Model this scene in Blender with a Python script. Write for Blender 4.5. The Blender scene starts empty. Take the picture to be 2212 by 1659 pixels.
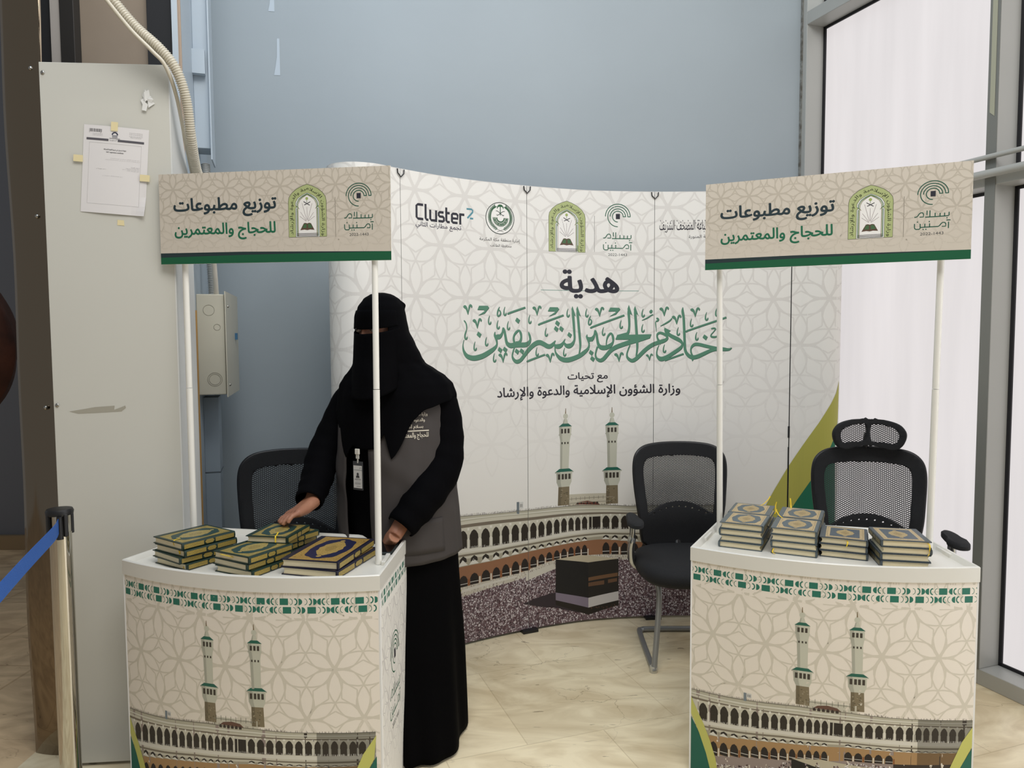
import bpy, bmesh, math, random, json
from mathutils import Vector, Matrix
from mathutils.geometry import tessellate_polygon, delaunay_2d_cdt
import numpy as np
random.seed(7)
PI = math.pi
SC = bpy.context.scene
COL = SC.collection
# ------------------------------------------------------------------ colour
def L(r, g, b):
    return tuple(((c / 255) / 12.92 if c / 255 <= .04045 else ((c / 255 + .055) / 1.055) ** 2.4) for c in (r, g, b))
# ------------------------------------------------------------------ camera
cam = bpy.data.cameras.new('camera'); camo = bpy.data.objects.new('camera', cam); COL.objects.link(camo)
F_PX = 1600.0
cam.sensor_fit = 'HORIZONTAL'; cam.sensor_width = 36; cam.lens = 36 * F_PX / 2212
cam.clip_start = .05; cam.clip_end = 60
pitch, roll = .062, .006
fw = Vector((0, math.cos(pitch), -math.sin(pitch))); rt = Vector((1, 0, 0)); dn = fw.cross(rt)
c_, s_ = math.cos(roll), math.sin(roll)
rt2 = c_ * rt + s_ * dn; dn2 = -s_ * rt + c_ * dn
M = Matrix((rt2, -dn2, -fw)).transposed().to_4x4(); M.translation = Vector((0, 0, 1.5))
camo.matrix_world = M
SC.camera = camo
SC.view_settings.view_transform = 'Standard'; SC.view_settings.look = 'None'
SC.view_settings.gamma = 1; SC.view_settings.use_curve_mapping = False
SC.view_settings.exposure = 0.0
SC.cycles.use_denoising = True
SC.cycles.max_bounces = 8; SC.cycles.diffuse_bounces = 4; SC.cycles.glossy_bounces = 4; SC.cycles.transparent_max_bounces = 12
SC.cycles.caustics_reflective = False; SC.cycles.caustics_refractive = False
# ------------------------------------------------------------------ world and lamps
w = bpy.data.worlds.new('hall_ambience'); SC.world = w; w.use_nodes = True
bg = w.node_tree.nodes['Background']; bg.inputs[0].default_value = (*L(194, 195, 196), 1); bg.inputs[1].default_value = .50
def area(name, loc, aim, sx, sy, watts, color):
    l = bpy.data.lights.new(name, 'AREA'); l.shape = 'RECTANGLE'; l.size = sx; l.size_y = sy; l.energy = watts; l.color = color
    o = bpy.data.objects.new(name, l); COL.objects.link(o); o.location = loc
    o.rotation_euler = (Vector(aim) - Vector(loc)).to_track_quat('-Z', 'Y').to_euler()
    return o
area('ceiling_light', (.4, .6, 4.6), (.2, 3.0, .6), 2.6, 1.6, 105, (1, .98, .95))
area('skylight', (-1.2, 2.2, 4.8), (-1.0, 3.8, 2.6), 1.6, .8, 26, (.60, .79, 1))
# ------------------------------------------------------------------ materials
MATS = {}
def mat(name, col=(1, 1, 1), rough=.5, metal=0, bump=0, bscale=60, var=0, vscale=4, spec=.5, col2=None, emit=0, vdist=(1, 1, 1)):
    if name in MATS: return MATS[name]
    m = bpy.data.materials.new(name); m.use_nodes = True; nt = m.node_tree; b = nt.nodes['Principled BSDF']
    b.inputs['Base Color'].default_value = (*col, 1); b.inputs['Roughness'].default_value = rough
    b.inputs['Metallic'].default_value = metal; b.inputs['Specular IOR Level'].default_value = spec
    tc = nt.nodes.new('ShaderNodeTexCoord')
    if var or col2:
        mp = nt.nodes.new('ShaderNodeMapping'); mp.inputs['Scale'].default_value = vdist
        nt.links.new(tc.outputs['Object'], mp.inputs[0])
        n = nt.nodes.new('ShaderNodeTexNoise'); n.inputs['Scale'].default_value = vscale; n.inputs['Detail'].default_value = 4
        nt.links.new(mp.outputs[0], n.inputs['Vector'])
        mx = nt.nodes.new('ShaderNodeMix'); mx.data_type = 'RGBA'
        c2 = col2 or tuple(c * (1 - var) for c in col)
        rp = nt.nodes.new('ShaderNodeMapRange'); rp.inputs[1].default_value = .35; rp.inputs[2].default_value = .65
        nt.links.new(n.outputs['Fac'], rp.inputs[0]); nt.links.new(rp.outputs[0], mx.inputs[0])
        mx.inputs[6].default_value = (*col, 1); mx.inputs[7].default_value = (*c2, 1)
        nt.links.new(mx.outputs[2], b.inputs['Base Color'])
    if bump:
        n2 = nt.nodes.new('ShaderNodeTexNoise'); n2.inputs['Scale'].default_value = bscale; n2.inputs['Detail'].default_value = 3
        nt.links.new(tc.outputs['Object'], n2.inputs['Vector'])
        bp = nt.nodes.new('ShaderNodeBump'); bp.inputs['Strength'].default_value = bump; bp.inputs['Distance'].default_value = .01
        nt.links.new(n2.outputs['Fac'], bp.inputs['Height']); nt.links.new(bp.outputs[0], b.inputs['Normal'])
    if emit:
        b.inputs['Emission Color'].default_value = (*col, 1); b.inputs['Emission Strength'].default_value = emit
    MATS[name] = m; return m
def attr_mat(name, rough=.5, grain=0, gscale=400, metal=0, spec=.4):
    if name in MATS: return MATS[name]
    m = bpy.data.materials.new(name); m.use_nodes = True; nt = m.node_tree; b = nt.nodes['Principled BSDF']
    a = nt.nodes.new('ShaderNodeAttribute'); a.attribute_name = 'Col'
    b.inputs['Roughness'].default_value = rough; b.inputs['Metallic'].default_value = metal; b.inputs['Specular IOR Level'].default_value = spec
    if grain:
        tc = nt.nodes.new('ShaderNodeTexCoord'); n = nt.nodes.new('ShaderNodeTexNoise'); n.inputs['Scale'].default_value = gscale; n.inputs['Detail'].default_value = 2
        nt.links.new(tc.outputs['Object'], n.inputs['Vector'])
        rp = nt.nodes.new('ShaderNodeMapRange'); rp.inputs[1].default_value = .35; rp.inputs[2].default_value = .65; rp.inputs[3].default_value = 1 - grain; rp.inputs[4].default_value = 1 + grain
        nt.links.new(n.outputs['Fac'], rp.inputs[0])
        vm = nt.nodes.new('ShaderNodeVectorMath'); vm.operation = 'SCALE'
        nt.links.new(a.outputs['Color'], vm.inputs[0]); nt.links.new(rp.outputs[0], vm.inputs['Scale'])
        nt.links.new(vm.outputs[0], b.inputs['Base Color'])
    else:
        nt.links.new(a.outputs['Color'], b.inputs['Base Color'])
    MATS[name] = m; return m
# ------------------------------------------------------------------ mesh builder
WHITE = (.8, .8, .8)
class MB:
    def __init__(s): s.v = []; s.f = []; s.c = []
    def add(s, vs, fs, col=WHITE):
        n = len(s.v); s.v += [tuple(p) for p in vs]
        for f in fs: s.f.append(tuple(i + n for i in f)); s.c.append(col)
        return s
    def box(s, c, d, rz=0, col=WHITE, rx=0, ry=0):
        R = Matrix.Rotation(rz, 3, 'Z') @ Matrix.Rotation(ry, 3, 'Y') @ Matrix.Rotation(rx, 3, 'X')
        vs = [Vector(c) + R @ Vector((sx * d[0] / 2, sy * d[1] / 2, sz * d[2] / 2)) for sz in (-1, 1) for sy in (-1, 1) for sx in (-1, 1)]
        return s.add(vs, [(0, 2, 3, 1), (4, 5, 7, 6), (0, 1, 5, 4), (2, 6, 7, 3), (0, 4, 6, 2), (1, 3, 7, 5)], col)
    def loft(s, rings, closed=True, caps=True, col=WHITE):
        n = len(rings[0]); vs = [p for r in rings for p in r]; fs = []
        for i in range(len(rings) - 1):
            for j in range(n if closed else n - 1):
                k = (j + 1) % n; fs.append((i * n + j, i * n + k, (i + 1) * n + k, (i + 1) * n + j))
        if caps: fs.append(tuple(range(n))[::-1]); fs.append(tuple((len(rings) - 1) * n + j for j in range(n)))
        return s.add(vs, fs, col)
    def tube(s, pts, r, n=12, col=WHITE, caps=True, flat=1.0, up=None):
        pts = [Vector(p) for p in pts]; rs = r if isinstance(r, (list, tuple)) else [r] * len(pts); rings = []; ref = None
        for i, p in enumerate(pts):
            t = (pts[min(i + 1, len(pts) - 1)] - pts[max(i - 1, 0)]).normalized()
            if ref is None: ref = Vector(up) if up else (Vector((0, 0, 1)) if abs(t.z) < .9 else Vector((1, 0, 0)))
            a = ref - t * ref.dot(t)
            a = a.normalized(); ref = a; b = t.cross(a)
            rings.append([p + a * math.cos(2 * PI * k / n) * rs[i] * flat + b * math.sin(2 * PI * k / n) * rs[i] for k in range(n)])
        return s.loft(rings, True, caps, col)
    def lathe(s, prof, c=(0, 0, 0), n=24, col=WHITE):
        return s.loft([[Vector(c) + Vector((r * math.cos(2 * PI * k / n), r * math.sin(2 * PI * k / n), z)) for k in range(n)] for r, z in prof], True, True, col)
    def ball(s, c, r, n=12, m=8, col=WHITE, sc=(1, 1, 1)):
        rings = []
        for i in range(m + 1):
            a = -PI / 2 + PI * (i + .001) / (m + .002); rings.append([Vector(c) + Vector((sc[0] * r * math.cos(a) * math.cos(2 * PI * k / n), sc[1] * r * math.cos(a) * math.sin(2 * PI * k / n), sc[2] * r * math.sin(a))) for k in range(n)])
        return s.loft(rings, True, True, col)
    def sheet(s, fn, us, vs_, col=WHITE, close=False):
        nu, nv = len(us), len(vs_); vs = [fn(u, v) for u in us for v in vs_]; fs = []
        for i in range(nu - 1):
            for j in range(nv - 1): fs.append((i * nv + j, (i + 1) * nv + j, (i + 1) * nv + j + 1, i * nv + j + 1))
        return s.add(vs, fs, col)
    def xf(s, Mx):
        s.v = [tuple(Mx @ Vector(p)) for p in s.v]; return s
    def build(s, name, m, parent=None, smooth=False, loc=None, bevel=0, solid=0, subsurf=0, auto=None, weld=False):
        me = bpy.data.meshes.new(name); me.from_pydata(s.v, [], s.f)
        if any(c is not WHITE for c in s.c):
            at = me.color_attributes.new('Col', 'FLOAT_COLOR', 'CORNER')
            arr = np.ones((len(me.loops), 4), dtype=np.float32)
            tot = np.array([len(f) for f in s.f]); arr[:, :3] = np.repeat(np.array(s.c, dtype=np.float32), tot, axis=0)
            at.data.foreach_set('color', arr.ravel())
        ms = m if isinstance(m, (list, tuple)) else [m]
        for x in ms: me.materials.append(x)
        if weld:
            b_ = bmesh.new(); b_.from_mesh(me); bmesh.ops.remove_doubles(b_, verts=b_.verts, dist=.0004); b_.to_mesh(me); b_.free()
        o = bpy.data.objects.new(name, me); COL.objects.link(o)
        if smooth or auto:
            me.polygons.foreach_set('use_smooth', [True] * len(me.polygons))
        if parent: o.parent = parent
        if loc: o.location = loc
        if solid: md = o.modifiers.new('s', 'SOLIDIFY'); md.thickness = solid; md.offset = 0
        if bevel: md = o.modifiers.new('b', 'BEVEL'); md.width = bevel; md.segments = 2; md.limit_method = 'ANGLE'; md.angle_limit = .6
        if subsurf: md = o.modifiers.new('u', 'SUBSURF'); md.levels = subsurf; md.render_levels = subsurf
        if smooth or auto: me.set_sharp_from_angle(angle=auto or .96)
        return o
def tag(o, label, cat, group=None, kind=None):
    if label: o['label'] = label
    if cat: o['category'] = cat
    if group: o['group'] = group
    if kind: o['kind'] = kind
    return o
def thing(name, label, cat, loc=(0, 0, 0), rz=0, group=None):
    o = bpy.data.objects.new(name, None); COL.objects.link(o); o.location = loc; o.rotation_euler = (0, 0, rz); o.empty_display_size = .1
    return tag(o, label, cat, group)
def struct(o): o['kind'] = 'structure'; return o
def copy_tree(o, parent=None):
    c = o.copy(); COL.objects.link(c); c.parent = parent
    for ch in list(o.children): copy_tree(ch, c)
    return c
# ------------------------------------------------------------------ curves
def cr(P, n=8, closed=False):
    P = [tuple(p) for p in P]
    if len(P) < 3 and not closed: Q = [P[0]] + P + [P[-1]]
    Q = [P[-1]] + P + [P[0], P[1]] if closed else [tuple(2 * a - b for a, b in zip(P[0], P[1]))] + P + [tuple(2 * a - b for a, b in zip(P[-1], P[-2]))]
    out = []
    for i in range(1, len(Q) - 2):
        for k in range(n):
            t = k / n
            out.append(tuple(.5 * (2 * b + (c - a) * t + (2 * a - 5 * b + 4 * c - d) * t * t + (3 * b - a - 3 * c + d) * t ** 3) for a, b, c, d in zip(Q[i - 1], Q[i], Q[i + 1], Q[i + 2])))
    if not closed: out.append(P[-1])
    return out
def lerp(x, T):
    if x <= T[0][0]: return T[0][1]
    for (a, b), (c, d) in zip([t[:2] for t in T], [t[:2] for t in T[1:]]):
        if x <= c: return b + (d - b) * (x - a) / (c - a)
    return T[-1][1]
class Path:
    def __init__(s, P):
        s.P = np.array([p[:2] for p in P], float); d = np.diff(s.P, axis=0); l = np.linalg.norm(d, axis=1); s.S = np.r_[0, np.cumsum(l)]; s.T = d / l[:, None]
        t = np.vstack([s.T[:1], (s.T[1:] + s.T[:-1]), s.T[-1:]]); s.N = np.stack([t[:, 1], -t[:, 0]], 1); s.N /= np.linalg.norm(s.N, axis=1)[:, None]
    def at(s, u, off=0):
        x = np.interp(u, s.S, s.P[:, 0]); y = np.interp(u, s.S, s.P[:, 1]); nx = np.interp(u, s.S, s.N[:, 0]); ny = np.interp(u, s.S, s.N[:, 1])
        return (x + nx * off, y + ny * off)
# ------------------------------------------------------------------ flat print artwork, later laid on its surface
AR = {}
for k_, v_ in {'ا': (0xFE8D, 2), 'أ': (0xFE83, 2), 'إ': (0xFE87, 2), 'آ': (0xFE81, 2), 'ؤ': (0xFE85, 2), 'ئ': (0xFE89, 4), 'ب': (0xFE8F, 4), 'ة': (0xFE93, 2), 'ت': (0xFE95, 4), 'ث': (0xFE99, 4), 'ج': (0xFE9D, 4), 'ح': (0xFEA1, 4), 'خ': (0xFEA5, 4), 'د': (0xFEA9, 2), 'ذ': (0xFEAB, 2), 'ر': (0xFEAD, 2), 'ز': (0xFEAF, 2), 'س': (0xFEB1, 4), 'ش': (0xFEB5, 4), 'ص': (0xFEB9, 4), 'ض': (0xFEBD, 4), 'ط': (0xFEC1, 4), 'ظ': (0xFEC5, 4), 'ع': (0xFEC9, 4), 'غ': (0xFECD, 4), 'ف': (0xFED1, 4), 'ق': (0xFED5, 4), 'ك': (0xFED9, 4), 'ل': (0xFEDD, 4), 'م': (0xFEE1, 4), 'ن': (0xFEE5, 4), 'ه': (0xFEE9, 4), 'و': (0xFEED, 2), 'ى': (0xFEEF, 2), 'ي': (0xFEF1, 4)}.items(): AR[k_] = v_
def shape(t):
    out = []; i = 0; prev = False
    while i < len(t):
        ch = t[i]
        if ch not in AR: out.append(ch); prev = False; i += 1; continue
        if ch == 'ل' and i + 1 < len(t) and t[i + 1] in 'اأإآ':
            b = {'ا': 0xFEFB, 'أ': 0xFEF7, 'إ': 0xFEF9, 'آ': 0xFEF5}[t[i + 1]]; out.append(chr(b + (1 if prev else 0))); prev = False; i += 2; continue
        b, n = AR[ch]; nxt = i + 1 < len(t) and t[i + 1] in AR
        if n == 2: out.append(chr(b + (1 if prev else 0))); prev = False
        else:
            nx = nxt; out.append(chr(b + (3 if prev and nx else 1 if prev else 2 if nx else 0))); prev = nx
        i += 1
    return ''.join(out[::-1])
TXT = {}
def text_mesh(t, bold=0.0, arabic=True):
    key = t
    if key in TXT: return TXT[key]
    c = bpy.data.curves.new('lettering', 'FONT'); c.body = shape(t) if arabic else t; c.resolution_u = 3; c.fill_mode = 'NONE'
    o = bpy.data.objects.new('lettering', c); me = o.to_mesh()
    v = [Vector((p.co.x, p.co.y)) for p in me.vertices]; ed = []
    for e in me.edges:
        a, b = e.vertices; ed.append((min(a, b), max(a, b)) if abs(a - b) == 1 else (max(a, b), min(a, b)))
    vo, _e, fo, _a, _b, _c = delaunay_2d_cdt(v, ed, [], 0, 1e-5)
    PA = np.array([v[a] for a, b in ed]); PB = np.array([v[b] for a, b in ed]); f = []
    for t3 in fo:                                                    # keep the triangles the outlines wind around
        x, y = sum((vo[i].x for i in t3)) / 3, sum((vo[i].y for i in t3)) / 3; up = (PA[:, 1] <= y) & (PB[:, 1] > y); do = (PA[:, 1] > y) & (PB[:, 1] <= y)
        with np.errstate(all='ignore'): xi = PA[:, 0] + (y - PA[:, 1]) / (PB[:, 1] - PA[:, 1]) * (PB[:, 0] - PA[:, 0])
        if (up & (xi > x)).sum() != (do & (xi > x)).sum(): f.append(tuple(t3))
    v = [(p.x, p.y) for p in vo]
    o.to_mesh_clear(); bpy.data.objects.remove(o); bpy.data.curves.remove(c)
    TXT[key] = (v, f); return TXT[key]
def clip(P, ax, lim, keep_less):
    out = []; n = len(P)
    for i in range(n):
        a, b = P[i], P[(i + 1) % n]; ia = (a[ax] <= lim) == keep_less or a[ax] == lim; ib = (b[ax] <= lim) == keep_less or b[ax] == lim
        if ia: out.append(a)
        if ia != ib and a[ax] != b[ax]:
            t = (lim - a[ax]) / (b[ax] - a[ax]); out.append((a[0] + t * (b[0] - a[0]), a[1] + t * (b[1] - a[1])))
    return out
class Art:
    """convex polygons in the flat (u, v) of a print, each with a colour and a layer"""
    def __init__(s, rect=None): s.p = []; s.rect = rect
    def face(s, P, col, lay):
        if s.rect:
            u0, v0, u1, v1 = s.rect; mnu = min(p[0] for p in P); mxu = max(p[0] for p in P); mnv = min(p[1] for p in P); mxv = max(p[1] for p in P)
            if mxu < u0 or mnu > u1 or mxv < v0 or mnv > v1: return
            if mnu < u0: P = clip(P, 0, u0, False)
            if mxu > u1: P = clip(P, 0, u1, True)
            if mnv < v0: P = clip(P, 1, v0, False)
            if mxv > v1: P = clip(P, 1, v1, True)
        if len(P) >= 3: s.p.append((P, col, lay))
    def poly(s, pts, col, lay=1, holes=()):
        pts = [tuple(p[:2]) for p in pts]; loops = [[Vector((p[0], p[1], 0)) for p in lp] for lp in (pts, *holes)]; flat = [p for lp in loops for p in lp]
        for t in tessellate_polygon(loops): s.face([(flat[i].x, flat[i].y) for i in t], col, lay)
    def rect_(s, u0, v0, u1, v1, col, lay=1): s.face([(u0, v0), (u1, v0), (u1, v1), (u0, v1)], col, lay)
    def disc(s, u, v, r, col, lay=1, n=14, ry=None, a0=0, a1=2 * PI):
        ry = ry or r; s.face([(u + r * math.cos(a0 + (a1 - a0) * k / n), v + ry * math.sin(a0 + (a1 - a0) * k / n)) for k in range(n + (0 if a1 - a0 > 6.28 else 1))], col, lay)
    def stroke(s, pts, w, col, lay=1, n=6, smooth=True, closed=False, taper=False):
        P = [tuple(p) if len(p) > 2 else (p[0], p[1], w) for p in pts]
        if smooth and len(P) > 2: P = cr(P, n, closed)
        if closed: P = P + [P[0]]
        m = len(P); Lh = []
        for i, p in enumerate(P):
            a, b = P[max(i - 1, 0)], P[min(i + 1, m - 1)]
            if closed and i in (0, m - 1): a, b = P[-2], P[1]
            dx, dy = b[0] - a[0], b[1] - a[1]; l = math.hypot(dx, dy) or 1
            hw = abs(p[2]) / 2 * (1 if not taper else min(1, 3 * min(i, m - 1 - i) / m + .15))
            Lh.append(((p[0] - dy / l * hw, p[1] + dx / l * hw), (p[0] + dy / l * hw, p[1] - dx / l * hw)))
        for a, b in zip(Lh, Lh[1:]): s.face([a[0], a[1], b[1], b[0]], col, lay)
    def arc(s, u, v, r, a0, a1, w, col, lay=1, n=24, ry=None):
        ry = ry or r
        s.stroke([(u + r * math.cos(a0 + (a1 - a0) * k / n), v + ry * math.sin(a0 + (a1 - a0) * k / n)) for k in range(n + 1)], w, col, lay, smooth=False)
    def text(s, t, box, col, lay=1, bold=0.0, arabic=True, slant=0):
        v, f = text_mesh(t, bold, arabic); x0 = min(p[0] for p in v); x1 = max(p[0] for p in v); y0 = min(p[1] for p in v); y1 = max(p[1] for p in v)
        u0, v0, u1, v1 = box; V = [(u0 + (p[0] - x0) / (x1 - x0) * (u1 - u0), v0 + (p[1] - y0) / (y1 - y0) * (v1 - v0)) for p in v]
        k = (u1 - u0) / (x1 - x0) * bold; ky = (v1 - v0) / (y1 - y0) * bold
        for a in ([(0, 0)] if not bold else [(math.cos(j * PI / 4) * k, math.sin(j * PI / 4) * ky) for j in range(8)]):
            for q in f: s.face([(V[i][0] + a[0], V[i][1] + a[1]) for i in q], col, lay)
    def along(s, t, path, size, col, lay=1, bold=0.0):
        v, f = text_mesh(t, bold); x0 = min(p[0] for p in v); x1 = max(p[0] for p in v); y0 = min(p[1] for p in v); y1 = max(p[1] for p in v)
        Pp = Path(path); tot = Pp.S[-1]; V = []
        for p in v:
            u = (x1 - p[0]) / (x1 - x0) * tot; q = Pp.at(u, ((p[1] - y0) / (y1 - y0) - .5) * size); V.append(q)
        for q in f: s.face([V[i] for i in q][::-1], col, lay)
    def lay(s, mb, fn, step=None, eps=.00025):
        for ix, (P, col, ly) in enumerate(s.p):
            ly = ly + (ix * .618034 % 1) * .9
            if step:
                u0 = min(p[0] for p in P); u1 = max(p[0] for p in P); k0 = math.floor(u0 / step) + 1; k1 = math.ceil(u1 / step); pcs = []; rest = P
                for k in range(k0, k1):
                    a = clip(rest, 0, k * step, True); rest = clip(rest, 0, k * step, False)
                    if len(a) >= 3: pcs.append(a)
                if len(rest) >= 3: pcs.append(rest)
            else: pcs = [P]
            for q in pcs: mb.add([fn(p[0], p[1], ly * eps) for p in q], [tuple(range(len(q)))], col)
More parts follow.
